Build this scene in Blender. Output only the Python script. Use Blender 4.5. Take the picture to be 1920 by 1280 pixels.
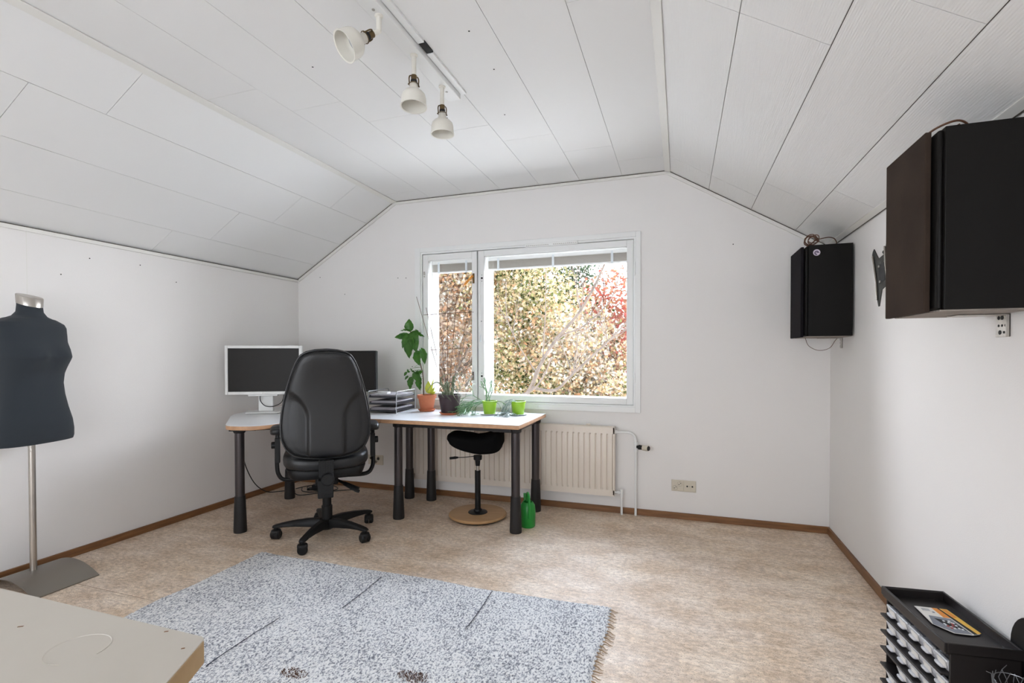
import bpy, math, random
import numpy as np
from math import pi, sin, cos, radians as R
from mathutils import Vector as V, Matrix, Euler

for o in list(bpy.data.objects):
    bpy.data.objects.remove(o)
SC = bpy.context.scene
COL = SC.collection

# ------------------------------------------------------------------ camera
yaw, pit, rol = 0.32703, -0.01353, -0.00129
F = V((-sin(yaw) * cos(pit), cos(yaw) * cos(pit), sin(pit)))
r0 = V((cos(yaw), sin(yaw), 0)); u0 = r0.cross(F)
rr = r0 * cos(rol) + u0 * sin(rol); uu = -r0 * sin(rol) + u0 * cos(rol)
cam = bpy.data.cameras.new('camera')
cam.sensor_width = 36.0; cam.sensor_fit = 'HORIZONTAL'
cam.lens = 929.27 / 1920 * 36.0
cam.shift_y = 36.67 / 1920
cam.clip_start = 0.05; cam.clip_end = 200
co = bpy.data.objects.new('camera', cam); COL.objects.link(co)
M = Matrix(((rr.x, uu.x, -F.x), (rr.y, uu.y, -F.y), (rr.z, uu.z, -F.z))).to_4x4()
M.translation = V((0, 0, 1.2)); co.matrix_world = M
SC.camera = co

# ------------------------------------------------------------------ sky, sun, exposure
SKY_STRENGTH = 3.6
HAZE_GAIN = 4.3
SUN_STRENGTH = 8.0
EXPOSURE = 0.36
w = bpy.data.worlds.new('sky'); SC.world = w; w.use_nodes = True
nt = w.node_tree; nt.nodes.clear()
tc = nt.nodes.new('ShaderNodeTexCoord'); sp = nt.nodes.new('ShaderNodeSeparateXYZ')
rp = nt.nodes.new('ShaderNodeValToRGB'); bg = nt.nodes.new('ShaderNodeBackground'); wo = nt.nodes.new('ShaderNodeOutputWorld')
nt.links.new(tc.outputs['Generated'], sp.inputs[0]); nt.links.new(sp.outputs['Z'], rp.inputs[0])
rp.color_ramp.elements[0].position = 0.0; rp.color_ramp.elements[0].color = (0.95, 0.97, 1.0, 1)
rp.color_ramp.elements[1].position = 0.9; rp.color_ramp.elements[1].color = (0.62, 0.76, 1.0, 1)
nt.links.new(rp.outputs[0], bg.inputs[0])
# the hazy side of the sky beyond the garden is the brightest
ys = nt.nodes.new('ShaderNodeMapRange'); ys.interpolation_type = 'SMOOTHSTEP'
ys.inputs['From Min'].default_value = -.1; ys.inputs['From Max'].default_value = .75
ys.inputs['To Min'].default_value = SKY_STRENGTH; ys.inputs['To Max'].default_value = SKY_STRENGTH * HAZE_GAIN
nt.links.new(sp.outputs['Y'], ys.inputs['Value']); nt.links.new(ys.outputs[0], bg.inputs[1])
nt.links.new(bg.outputs[0], wo.inputs[0])
sun = bpy.data.lights.new('sun', 'SUN'); sun.energy = SUN_STRENGTH; sun.angle = R(0.6); sun.color = (1, 0.93, 0.82)
so = bpy.data.objects.new('sun', sun); COL.objects.link(so)
so.rotation_euler = V((0.80, 0.10, 0.60)).to_track_quat('Z', 'Y').to_euler()
VS = SC.view_settings
VS.view_transform = 'Standard'; VS.look = 'None'; VS.gamma = 1.0; VS.exposure = EXPOSURE; VS.use_curve_mapping = False

def portal(name, loc, size, rot):
    l = bpy.data.lights.new(name, 'AREA'); l.shape = 'RECTANGLE'; l.size, l.size_y = size
    l.cycles.is_portal = True
    o = bpy.data.objects.new(name, l); COL.objects.link(o); o.location = loc; o.rotation_euler = rot
portal('window_portal', (-1.22, 4.06, 1.44), (1.85, 1.32), (R(-90), 0, 0))
portal('rear_fill_portal', (-1.225, -1.42, 1.15), (3.45, 1.7), (R(90), 0, 0))  # sampling guide for the added opening behind the camera

# ------------------------------------------------------------------ constants of the room
D, XL, XR, CL, CR, ZC, KL, KR, YR = 3.802, -3.424, .947, -2.371, -.089, 2.535, 1.909, 1.905, -1.4
rnd = random.Random(7)

# ------------------------------------------------------------------ materials
MATS = {}
def mat(name, col, rough=0.6, metal=0.0, bump=0, bscale=200, var=None, vscale=6, spec=0.5, coat=0, sheen=0, extra=None, stretch=None):
    if name in MATS: return MATS[name]
    m = bpy.data.materials.new(name); m.use_nodes = True; n = m.node_tree; b = n.nodes['Principled BSDF']
    b.inputs['Base Color'].default_value = (*col, 1); b.inputs['Roughness'].default_value = rough
    b.inputs['Metallic'].default_value = metal; b.inputs['Specular IOR Level'].default_value = spec
    b.inputs['Coat Weight'].default_value = coat; b.inputs['Sheen Weight'].default_value = sheen
    t = n.nodes.new('ShaderNodeTexCoord'); src = t.outputs['Object']
    if stretch:
        mp = n.nodes.new('ShaderNodeMapping'); mp.inputs['Scale'].default_value = stretch
        n.links.new(src, mp.inputs[0]); src = mp.outputs[0]
    if var:
        x = n.nodes.new('ShaderNodeTexNoise'); x.inputs['Scale'].default_value = vscale; x.inputs['Detail'].default_value = 5
        cr = n.nodes.new('ShaderNodeValToRGB'); cr.color_ramp.elements[0].position = .35; cr.color_ramp.elements[1].position = .65
        cr.color_ramp.elements[0].color = (*col, 1); cr.color_ramp.elements[1].color = (*var, 1)
        n.links.new(src, x.inputs['Vector']); n.links.new(x.outputs['Fac'], cr.inputs[0]); n.links.new(cr.outputs[0], b.inputs['Base Color'])
    if bump:
        y = n.nodes.new('ShaderNodeTexNoise'); y.inputs['Scale'].default_value = bscale; y.inputs['Detail'].default_value = 3
        bp = n.nodes.new('ShaderNodeBump'); bp.inputs['Strength'].default_value = bump; bp.inputs['Distance'].default_value = 0.002
        n.links.new(src, y.inputs['Vector']); n.links.new(y.outputs['Fac'], bp.inputs['Height']); n.links.new(bp.outputs[0], b.inputs['Normal'])
    MATS[name] = m
    return m

def glass(name, tint=(1, 1, 1), refl=0.05):
    if name in MATS: return MATS[name]
    m = bpy.data.materials.new(name); m.use_nodes = True; n = m.node_tree; n.nodes.clear()
    o = n.nodes.new('ShaderNodeOutputMaterial'); a = n.nodes.new('ShaderNodeBsdfTransparent'); g = n.nodes.new('ShaderNodeBsdfGlossy')
    a.inputs[0].default_value = (*tint, 1); g.inputs['Roughness'].default_value = 0.01
    x = n.nodes.new('ShaderNodeMixShader'); fr = n.nodes.new('ShaderNodeFresnel'); fr.inputs[0].default_value = 1.12
    n.links.new(fr.outputs[0], x.inputs[0]); n.links.new(a.outputs[0], x.inputs[1]); n.links.new(g.outputs[0], x.inputs[2]); n.links.new(x.outputs[0], o.inputs[0])
    MATS[name] = m; return m

def nodes_of(m): return m.node_tree, m.node_tree.nodes, m.node_tree.links, m.node_tree.nodes['Principled BSDF']

M_wall = mat('wall_paint', (.85, .825, .80), .85, bump=.25, bscale=260, var=(.84, .812, .785), vscale=1.2)
M_ceil = mat('ceiling_panel', (.82, .81, .79), .6, bump=.05, bscale=500)
def corrugate():
    m = mat('ceiling_ribbed_panel', (.80, .785, .76), .45); t, N, L, b = nodes_of(m)
    tcn = N.new('ShaderNodeTexCoord'); s = N.new('ShaderNodeSeparateXYZ'); L.new(tcn.outputs['Object'], s.inputs[0])
    mu = N.new('ShaderNodeMath'); mu.operation = 'MULTIPLY'; mu.inputs[1].default_value = 2 * pi / .0068
    sn = N.new('ShaderNodeMath'); sn.operation = 'SINE'; L.new(s.outputs['X'], mu.inputs[0]); L.new(mu.outputs[0], sn.inputs[0])
    bp = N.new('ShaderNodeBump'); bp.inputs['Strength'].default_value = .35; bp.inputs['Distance'].default_value = .0006
    L.new(sn.outputs[0], bp.inputs['Height']); L.new(bp.outputs[0], b.inputs['Normal'])
    return m
M_ceilr = corrugate()
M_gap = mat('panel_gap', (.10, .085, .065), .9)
M_gapl = mat('panel_gap_light', (.24, .22, .19), .9)
M_trim = mat('white_trim', (.80, .78, .73), .5, bump=.05)
M_white = mat('white_gloss_paint', (.84, .84, .82), .35)
M_rad = mat('cream_enamel', (.80, .715, .62), .4)
M_bb = mat('oak_stained_board', (.26, .12, .045), .45, var=(.17, .075, .028), vscale=5, bump=.1, bscale=60, stretch=(1, 1, 12))
M_plast_b = mat('black_plastic', (.009, .009, .0095), .45, spec=.28, bump=.08, bscale=500)
M_leather = mat('black_leather', (.0085, .009, .010), .34, bump=.25, bscale=320, spec=.5)
M_fabric_b = mat('black_fabric', (.005, .005, .005), .95, spec=.1, bump=.5, bscale=700)
M_leg = mat('grey_metal_leg', (.075, .066, .068), .28, metal=.75)
M_legd = mat('dark_grey_plastic', (.020, .0185, .0185), .5, spec=.3)
M_lam = mat('white_laminate', (.80, .80, .80), .28, bump=.03)
M_edge = mat('beech_edge', (.62, .36, .20), .5, var=(.52, .29, .16), vscale=30)
M_steel = mat('brushed_steel', (.50, .47, .43), .33, metal=1, bump=.05, stretch=(1, 1, 20))
M_zinc = mat('zinc_plate', (.55, .52, .48), .4, metal=.8, var=(.45, .43, .4), vscale=40)
M_steel_d = mat('satin_steel_base', (.27, .245, .215), .36, metal=.9, bump=.1)
M_torso = mat('slate_jersey', (.034, .041, .049), .92, spec=.2, bump=.5, bscale=900, sheen=.1)
M_screen = mat('dark_screen', (.020, .018, .016), .4, spec=.2)
M_terra = mat('terracotta', (.60, .20, .095), .75, var=(.55, .17, .08), vscale=20)
M_brownpot = mat('brown_glazed_pot', (.040, .024, .027), .5, spec=.3)
M_lime = mat('lime_green_plastic', (.26, .47, .014), .35)
M_china = mat('pale_china', (.72, .76, .78), .3)
M_soil = mat('soil', (.05, .032, .02), .95, bump=1, bscale=90)
M_leaf = mat('heart_leaf', (.025, .11, .010), .30, var=(.050, .17, .016), vscale=15, coat=.12, spec=.35)
M_leaf_y = mat('yellow_leaf', (.55, .62, .06), .4)
M_leaf_s = mat('strap_leaf', (.09, .13, .06), .45, var=(.24, .26, .17), vscale=30)
M_leaf_r = mat('thin_succulent', (.07, .19, .06), .45, var=(.20, .34, .17), vscale=30)
M_leaf_g = mat('pale_grey_stem', (.30, .36, .33), .5)
M_stem = mat('brown_stem', (.10, .05, .03), .7)
M_cast = mat('cast_stem_green', (.10, .2, .05), .6)
M_canal = mat('green_can_plastic', (.015, .27, .035), .35)
M_wood = mat('birch_ply', (.52, .31, .15), .45, var=(.46, .27, .12), vscale=3, stretch=(1, 8, 1))
M_wire = mat('brown_wire', (.11, .045, .022), .5)
M_cable = mat('black_cable', (.012, .012, .012), .5)
M_silver = mat('silver_wire', (.42, .43, .45), .35, metal=.9)
M_mesh = mat('grey_wire_mesh', (.05, .053, .062), .4, metal=.6)
M_paper = mat('paper', (.70, .70, .72), .8, var=(.35, .30, .36), vscale=18, stretch=(1, 1, 30))
M_cream = mat('cream_plastic', (.66, .60, .49), .4)
M_brass = mat('antique_brass', (.16, .11, .055), .4, metal=.85)
M_shade = mat('ivory_lamp_enamel', (.78, .75, .67), .35)
M_bulb = mat('bulb_glass', (.55, .55, .55), .15, spec=.8)
M_spk = mat('black_ash_cabinet', (.0055, .0048, .0042), .5, spec=.18, bump=.2, bscale=120)
M_grille = mat('brown_grille_cloth', (.050, .034, .025), .85, spec=.15, bump=.6, bscale=800, var=(.036, .024, .018), vscale=6)
M_grille_b = mat('black_grille_cloth', (.009, .0075, .010), .85, spec=.15, bump=.6, bscale=800)
M_chip = mat('raw_chipboard', (.33, .29, .25), .8, var=(.2, .17, .15), vscale=14, stretch=(1, 6, 1))
M_tv = mat('grey_green_steel', (.04, .042, .036), .4, metal=.5)
M_org = mat('black_organizer_plastic', (.017, .014, .0135), .36, spec=.35)
M_drawer = mat('frosted_drawer', (.62, .62, .64), .35, spec=.6)
M_label = mat('drawer_label', (.78, .75, .70), .7)
M_tab = mat('worn_white_top', (.58, .535, .465), .5, var=(.555, .51, .44), vscale=4)
M_tabe = mat('birch_edge_band', (.42, .28, .13), .55, var=(.36, .23, .10), vscale=14)
M_orange = mat('orange_print', (.75, .26, .03), .5)
M_orange_s = mat('orange_strap', (.85, .33, .05), .6)
M_ring = mat('socket_rim', (.33, .29, .22), .5)
M_dark = mat('near_black', (.008, .008, .008), .7)
M_blue = mat('blue_grey_print', (.20, .22, .26), .4)
M_red = mat('red_print', (.4, .06, .06), .5)
M_yel = mat('yellow_print', (.80, .48, .07), .5)
M_pinkw = mat('pale_pink_sticker', (.62, .55, .64), .5)
M_lilac = mat('dark_lilac_ink', (.10, .07, .13), .5)
M_slat = mat('aluminium_slat', (.52, .49, .44), .4)
M_cloth = mat('cream_cloth', (.60, .54, .45), .9, bump=.3)
M_bark = mat('pale_bark', (.15, .115, .09), .9, bump=.6, bscale=30, var=(.09, .07, .055), vscale=8)
M_bark_d = mat('dark_bark', (.12, .09, .08), .9, bump=.6, bscale=30)
M_ground = mat('pale_bounce_ground', (.72, .71, .68), .95, var=(.66, .65, .62), vscale=2)  # unseen ground, made pale to bounce light up to the ceiling
M_navy = mat('navy_thread', (.02, .022, .04), .9)
M_fringe = mat('jute_fringe', (.36, .25, .15), .9)
M_glass = glass('window_glass')

def floor_mat():
    m = mat('cork_vinyl', (.5, .4, .3), .55); t, N, L, b = nodes_of(m)
    tcn = N.new('ShaderNodeTexCoord'); mp = N.new('ShaderNodeMapping'); mp.inputs['Scale'].default_value = (1, 1.7, 1)
    L.new(tcn.outputs['Object'], mp.inputs[0])
    def noise(s, d, r=.6, src=mp.outputs[0]):
        x = N.new('ShaderNodeTexNoise'); x.inputs['Scale'].default_value = s; x.inputs['Detail'].default_value = d; x.inputs['Roughness'].default_value = r
        L.new(src, x.inputs['Vector']); return x.outputs['Fac']
    def ramp(f, a, c, p0, p1):
        q = N.new('ShaderNodeValToRGB'); q.color_ramp.elements[0].position = p0; q.color_ramp.elements[1].position = p1
        q.color_ramp.elements[0].color = (*a, 1); q.color_ramp.elements[1].color = (*c, 1); L.new(f, q.inputs[0]); return q.outputs[0]
    def mix(mode, f, a, c):
        q = N.new('ShaderNodeMix'); q.data_type = 'RGBA'; q.blend_type = mode
        if isinstance(f, float): q.inputs[0].default_value = f
        else: L.new(f, q.inputs[0])
        L.new(a, q.inputs[6]); L.new(c, q.inputs[7]); return q.outputs[2]
    base = ramp(noise(4, 8, .62), (.73, .585, .44), (.93, .83, .715), .36, .66)
    fine = ramp(noise(45, 5, .7), (.78, .76, .74), (1.08, 1.06, 1.04), .35, .62)
    c = mix('MULTIPLY', 1.0, base, fine)
    tiles = N.new('ShaderNodeTexBrick'); tiles.inputs['Scale'].default_value = 1; tiles.inputs['Brick Width'].default_value = .30; tiles.inputs['Row Height'].default_value = .15
    tiles.inputs['Mortar Size'].default_value = 0.0; tiles.inputs['Color1'].default_value = (.94, .92, .91, 1); tiles.inputs['Color2'].default_value = (1.03, 1.02, 1.0, 1)
    L.new(tcn.outputs['Object'], tiles.inputs['Vector'])
    c = mix('MULTIPLY', 1.0, c, tiles.outputs['Color'])
    mp2 = N.new('ShaderNodeMapping'); mp2.inputs['Scale'].default_value = (1, 1.8, 1); L.new(tcn.outputs['Object'], mp2.inputs[0])
    speck = ramp(noise(170, 2, .5, mp2.outputs[0]), (.34, .25, .19), (1, 1, 1), .33, .40)
    blot = ramp(noise(26, 6, .75, mp2.outputs[0]), (.80, .76, .72), (1.06, 1.06, 1.06), .40, .58)
    c = mix('MULTIPLY', 1.0, c, blot)
    c = mix('MULTIPLY', 1.0, c, speck)
    L.new(c, b.inputs['Base Color']); b.inputs['Specular IOR Level'].default_value = .35
    ro = ramp(noise(60, 4, .5), (.42, .42, .42), (.62, .62, .62), .3, .7); L.new(ro, b.inputs['Roughness'])
    return m
M_floor = floor_mat()

def rug_mat():
    m = mat('grey_melange_wool', (.5, .5, .5), .97, sheen=.2); t, N, L, b = nodes_of(m)
    tcn = N.new('ShaderNodeTexCoord')
    def noise(s, d, r=.6, sc=(1, 1, 1)):
        mp = N.new('ShaderNodeMapping'); mp.inputs['Scale'].default_value = sc; L.new(tcn.outputs['Object'], mp.inputs[0])
        x = N.new('ShaderNodeTexNoise'); x.inputs['Scale'].default_value = s; x.inputs['Detail'].default_value = d; x.inputs['Roughness'].default_value = r
        L.new(mp.outputs[0], x.inputs['Vector']); return x.outputs['Fac']
    big = noise(3.2, 3); fi = noise(135, 3, .7, sc=(1, .62, 1))
    ad = N.new('ShaderNodeMath'); ad.operation = 'MULTIPLY_ADD'; ad.inputs[1].default_value = .16; L.new(big, ad.inputs[0]); L.new(fi, ad.inputs[2])
    q = N.new('ShaderNodeValToRGB'); L.new(ad.outputs[0], q.inputs[0]); e = q.color_ramp.elements
    e[0].position = .455; e[0].color = (.15, .155, .18, 1); e[1].position = .62; e[1].color = (.88, .87, .85, 1)
    x = e.new(.52); x.color = (.40, .41, .44, 1); x = e.new(.57); x.color = (.66, .66, .665, 1)
    L.new(q.outputs[0], b.inputs['Base Color'])
    bp = N.new('ShaderNodeBump'); bp.inputs['Strength'].default_value = .9; bp.inputs['Distance'].default_value = .006
    L.new(fi, bp.inputs['Height']); L.new(bp.outputs[0], b.inputs['Normal'])
    return m
M_rug = rug_mat()

def foliage_mat(name, cols, trans=.5, k_=.47):
    cols = [tuple(v * k_ for v in c) for c in cols]
    m = bpy.data.materials.new(name); m.use_nodes = True; n = m.node_tree; N = n.nodes; L = n.links; N.clear()
    o = N.new('ShaderNodeOutputMaterial'); d = N.new('ShaderNodeBsdfDiffuse'); tr = N.new('ShaderNodeBsdfTranslucent'); mx = N.new('ShaderNodeMixShader')
    at = N.new('ShaderNodeAttribute'); at.attribute_name = 'leaf_tone'
    q = N.new('ShaderNodeValToRGB'); e = q.color_ramp.elements
    k = len(cols)
    e[0].position = 0; e[0].color = (*cols[0], 1); e[1].position = 1; e[1].color = (*cols[-1], 1)
    for i in range(1, k - 1):
        x = e.new(i / (k - 1)); x.color = (*cols[i], 1)
    L.new(at.outputs['Fac'], q.inputs[0]); L.new(q.outputs[0], d.inputs[0]); L.new(q.outputs[0], tr.inputs[0])
    mx.inputs[0].default_value = trans; L.new(d.outputs[0], mx.inputs[1]); L.new(tr.outputs[0], mx.inputs[2]); L.new(mx.outputs[0], o.inputs[0])
    return m

# ------------------------------------------------------------------ mesh builder
class MB:
    def __init__(s): s.v = []; s.f = []; s.m = []; s.cur = 0
    def add(s, vs, fs):
        k = len(s.v); s.v += [tuple(p) for p in vs]; s.f += [tuple(i + k for i in f) for f in fs]; s.m += [s.cur] * len(fs); return s
    def box(s, x0, x1, y0, y1, z0, z1, rot=None, piv=None):
        vs = [V((x, y, z)) for z in (z0, z1) for y in (y0, y1) for x in (x0, x1)]
        if rot is not None:
            c = V(piv) if piv is not None else V(((x0 + x1) / 2, (y0 + y1) / 2, (z0 + z1) / 2)); E_ = Euler(rot).to_matrix()
            vs = [c + E_ @ (p - c) for p in vs]
        return s.add(vs, [(0, 2, 3, 1), (4, 5, 7, 6), (0, 1, 5, 4), (2, 6, 7, 3), (0, 4, 6, 2), (1, 3, 7, 5)])
    def ring(s, o, i, y0, y1):
        """rectangular frame in the xz plane; o,i=(x0,x1,z0,z1)"""
        s.box(o[0], i[0], y0, y1, o[2], o[3]); s.box(i[1], o[1], y0, y1, o[2], o[3])
        s.box(i[0], i[1], y0, y1, o[2], i[2]); s.box(i[0], i[1], y0, y1, i[3], o[3]); return s
    def cyl(s, p0, p1, r0, r1=None, n=20, caps=True):
        r1 = r0 if r1 is None else r1; p0 = V(p0); p1 = V(p1); a = (p1 - p0).normalized()
        t = a.orthogonal().normalized(); b = a.cross(t)
        vs = [p + (t * cos(2 * pi * i / n) + b * sin(2 * pi * i / n)) * r for p, r in ((p0, r0), (p1, r1)) for i in range(n)]
        fs = [(i, (i + 1) % n, n + (i + 1) % n, n + i) for i in range(n)]
        if caps: fs += [tuple(range(n - 1, -1, -1)), tuple(range(n, 2 * n))]
        return s.add(vs, fs)
    def tube(s, pts, r, n=8, closed=False, flat=1.0):
        P = [V(p) for p in pts]; N_ = len(P); rs = r if isinstance(r, (list, tuple)) else [r] * N_
        if N_ < 2: return s
        T = []
        for i in range(N_):
            a = P[(i - 1) % N_] if closed or i > 0 else P[i]; b = P[(i + 1) % N_] if closed or i < N_ - 1 else P[i]
            d = b - a
            T.append(d.normalized() if d.length > 1e-9 else V((0, 0, 1)))
        u = T[0].orthogonal().normalized(); vs = []
        for i in range(N_):
            u = (u - T[i] * u.dot(T[i]))
            u = u.normalized() if u.length > 1e-6 else T[i].orthogonal().normalized()
            b = T[i].cross(u)
            vs += [P[i] + (u * cos(2 * pi * k / n) + b * sin(2 * pi * k / n) * flat) * rs[i] for k in range(n)]
        fs = []
        for i in range(N_ if closed else N_ - 1):
            j = (i + 1) % N_
            fs += [(i * n + k, i * n + (k + 1) % n, j * n + (k + 1) % n, j * n + k) for k in range(n)]
        if not closed: fs += [tuple(range(n - 1, -1, -1)), tuple(range((N_ - 1) * n, N_ * n))]
        return s.add(vs, fs)
    def lathe(s, prof, n=32, c=(0, 0, 0), mtx=None):
        vs = []; c = V(c)
        for r, z in prof:
            for i in range(n):
                p = V((max(r, 1e-5) * cos(2 * pi * i / n), max(r, 1e-5) * sin(2 * pi * i / n), z))
                vs.append(c + (mtx @ p if mtx is not None else p))
        fs = [(i * n + k, i * n + (k + 1) % n, (i + 1) * n + (k + 1) % n, (i + 1) * n + k) for i in range(len(prof) - 1) for k in range(n)]
        return s.add(vs, fs)
    def prism(s, poly, a, b, fn):
        """poly in 2d extruded from a to b; fn(u,v,w)->xyz"""
        n = len(poly); vs = [fn(u, v, a) for u, v in poly] + [fn(u, v, b) for u, v in poly]
        return s.add(vs, [tuple(range(n - 1, -1, -1)), tuple(range(n, 2 * n))] + [(i, (i + 1) % n, n + (i + 1) % n, n + i) for i in range(n)])
    def grid(s, nu, nv, fn, closeu=False):
        vs = [fn(i / (nu if closeu else nu - 1), j / (nv - 1)) for j in range(nv) for i in range(nu)]
        fs = [(j * nu + i, j * nu + (i + 1) % nu, (j + 1) * nu + (i + 1) % nu, (j + 1) * nu + i) for j in range(nv - 1) for i in range(nu if closeu else nu - 1)]
        return s.add(vs, fs)
    def sell(s, c, sz, e1=.4, e2=.4, nu=32, nv=17, fn=None):
        """superellipsoid"""
        def pw(x, e): return math.copysign(abs(x) ** e, x)
        def g(u, v):
            th = -pi / 2 + pi * v; ph = 2 * pi * u
            p = V((pw(cos(th), e1) * pw(cos(ph), e2) * sz[0], pw(cos(th), e1) * pw(sin(ph), e2) * sz[1], pw(sin(th), e1) * sz[2]))
            if fn: p = V(fn(p))
            return p + V(c)
        return s.grid(nu, nv, g, closeu=True)

def obj(name, mb, m, parent=None, smooth=35, bevel=0, sub=0, solid=0):
    me = bpy.data.meshes.new(name); me.from_pydata([tuple(v) for v in mb.v], [], mb.f)
    ms = m if isinstance(m, (list, tuple)) else [m]
    for x in ms: me.materials.append(x)
    if len(ms) > 1: me.polygons.foreach_set('material_index', mb.m)
    me.update()
    import bmesh
    bm = bmesh.new(); bm.from_mesh(me); bmesh.ops.recalc_face_normals(bm, faces=bm.faces); bm.to_mesh(me); bm.free()
    if smooth:
        me.polygons.foreach_set('use_smooth', [True] * len(me.polygons)); me.set_sharp_from_angle(angle=R(smooth))
    o = bpy.data.objects.new(name, me); COL.objects.link(o)
    if parent: o.parent = parent
    if solid:
        q = o.modifiers.new('solid', 'SOLIDIFY'); q.thickness = solid; q.offset = 0
    if bevel:
        q = o.modifiers.new('bevel', 'BEVEL'); q.width = bevel; q.segments = 2; q.limit_method = 'ANGLE'; q.angle_limit = R(40)
    if sub:
        q = o.modifiers.new('sub', 'SUBSURF'); q.levels = sub; q.render_levels = sub
    return o

def tag(o, label=None, cat=None, group=None, kind=None):
    if label: o['label'] = label
    if cat: o['category'] = cat
    if group: o['group'] = group
    if kind: o['kind'] = kind
    return o
def thing(name, label, cat, loc=(0, 0, 0), rz=0, group=None):
    o = bpy.data.objects.new(name, None); COL.objects.link(o); o.location = loc; o.rotation_euler = (0, 0, rz); o.empty_display_size = .05
    return tag(o, label, cat, group)
def node(name, parent, loc=(0, 0, 0), rz=0):
    o = bpy.data.objects.new(name, None); COL.objects.link(o); o.parent = parent; o.location = loc; o.rotation_euler = (0, 0, rz); o.empty_display_size = .05
    return o
def struct(name, mb, m, parent=None, **k):
    o = obj(name, mb, m, parent, **k)
    if not parent: o['kind'] = 'structure'
    return o
def sub(pts, loc):  # world points into a thing's own frame
    return [V(p) - V(loc) for p in pts]
def arc(c, r, a0, a1, n, fn):
    return [fn(c[0] + r * cos(a0 + (a1 - a0) * i / n), c[1] + r * sin(a0 + (a1 - a0) * i / n)) for i in range(n + 1)]
def smooth_path(pts, k=6, closed=False):
    P = [V(p) for p in pts]; n = len(P); out = []
    for i in range(n if closed else n - 1):
        p0, p1, p2, p3 = (P[(i - 1) % n] if closed or i > 0 else P[0]), P[i], P[(i + 1) % n], (P[(i + 2) % n] if closed or i < n - 2 else P[-1])
        for j in range(k):
            t = j / k
            out.append(.5 * ((2 * p1) + (p2 - p0) * t + (2 * p0 - 5 * p1 + 4 * p2 - p3) * t * t + (3 * p1 - p0 - 3 * p2 + p3) * t ** 3))
    if not closed: out.append(P[-1])
    return out

# ================================================================== ROOM
XY = lambda u, v, w: (u, v, w)
XZ = lambda u, v, w: (u, w, v)
YZ = lambda u, v, w: (w, u, v)
WT = .26
b = MB().box(XL - .3, XR + .3, YR - .2, D + WT, -.2, 0); fl = struct('floor', b, M_floor)
obj('vinyl_seam', MB().box(XL, -2.395, 1.7125, 1.7145, -.001, .0004), M_bb, fl, smooth=0)
# back wall with the window opening
hx0, hx1, hz0, hz1 = -2.13, -.305, .795, 2.085
b = MB()
zl = lambda x: KL + (x - XL) * (ZC - KL) / (CL - XL)
zr = lambda x: ZC + (x - CR) * (KR - ZC) / (XR - CR)
EX = .25
b.prism([(XL - EX, 0), (hx0, 0), (hx0, ZC + .1), (CL, ZC + .1), (XL - EX, zl(XL - EX) + .1)], D, D + WT, XZ)
b.prism([(hx1, 0), (XR + EX, 0), (XR + EX, zr(XR + EX) + .1), (CR, ZC + .1), (hx1, ZC + .1)], D, D + WT, XZ)
b.box(hx0, hx1, D, D + WT, 0, hz0); b.box(hx0, hx1, D, D + WT, hz1, ZC + .1)
wb = struct('wall_back', b, M_wall, smooth=0)
b = MB()
for x, z in ((-3.173, 1.917), (-2.344, 1.87), (-2.264, 1.866), (-2.205, 1.095), (.35, 1.97), (-2.9, 1.75)):
    b.cyl((x, D - .0012, z), (x, D + .002, z), .004, n=8)
obj('nail_hole', b, M_dark, wb)
b = MB().box(XL - .2, XL, YR - .2, D + .01, 0, KL + .1); wl = struct('wall_left', b, M_wall, smooth=0)
b = MB()
for y, z in ((2.05, 1.79), (2.35, 1.8), (2.6, 1.72), (1.9, 1.67)):
    b.cyl((XL - .002, y, z), (XL + .0012, y, z), .0035, n=8)
obj('nail_hole', b, M_dark, wl)
b = MB().box(XL - .001, XL + .0006, 1.739, 1.742, .06, KL); obj('wallpaper_seam', b, M_trim, wl)
b = MB().box(XR, XR + .2, YR - .2, D + .01, 0, KR + .1); struct('wall_right', b, M_wall, smooth=0)
# wall behind the camera, with a wide opening added to let in fill light
b = MB()
b.prism([(XL - EX, 0), (-2.95, 0), (-2.95, ZC + .1), (CL, ZC + .1), (XL - EX, zl(XL - EX) + .1)], YR - .2, YR, XZ)
b.prism([(.5, 0), (XR + EX, 0), (XR + EX, zr(XR + EX) + .1), (CR, ZC + .1), (.5, ZC + .1)], YR - .2, YR, XZ)
b.box(-2.95, .5, YR - .2, YR, 0, .3); b.box(-2.95, .5, YR - .2, YR, 2.0, ZC + .1)
struct('wall_front', b, M_wall, smooth=0)

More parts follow.
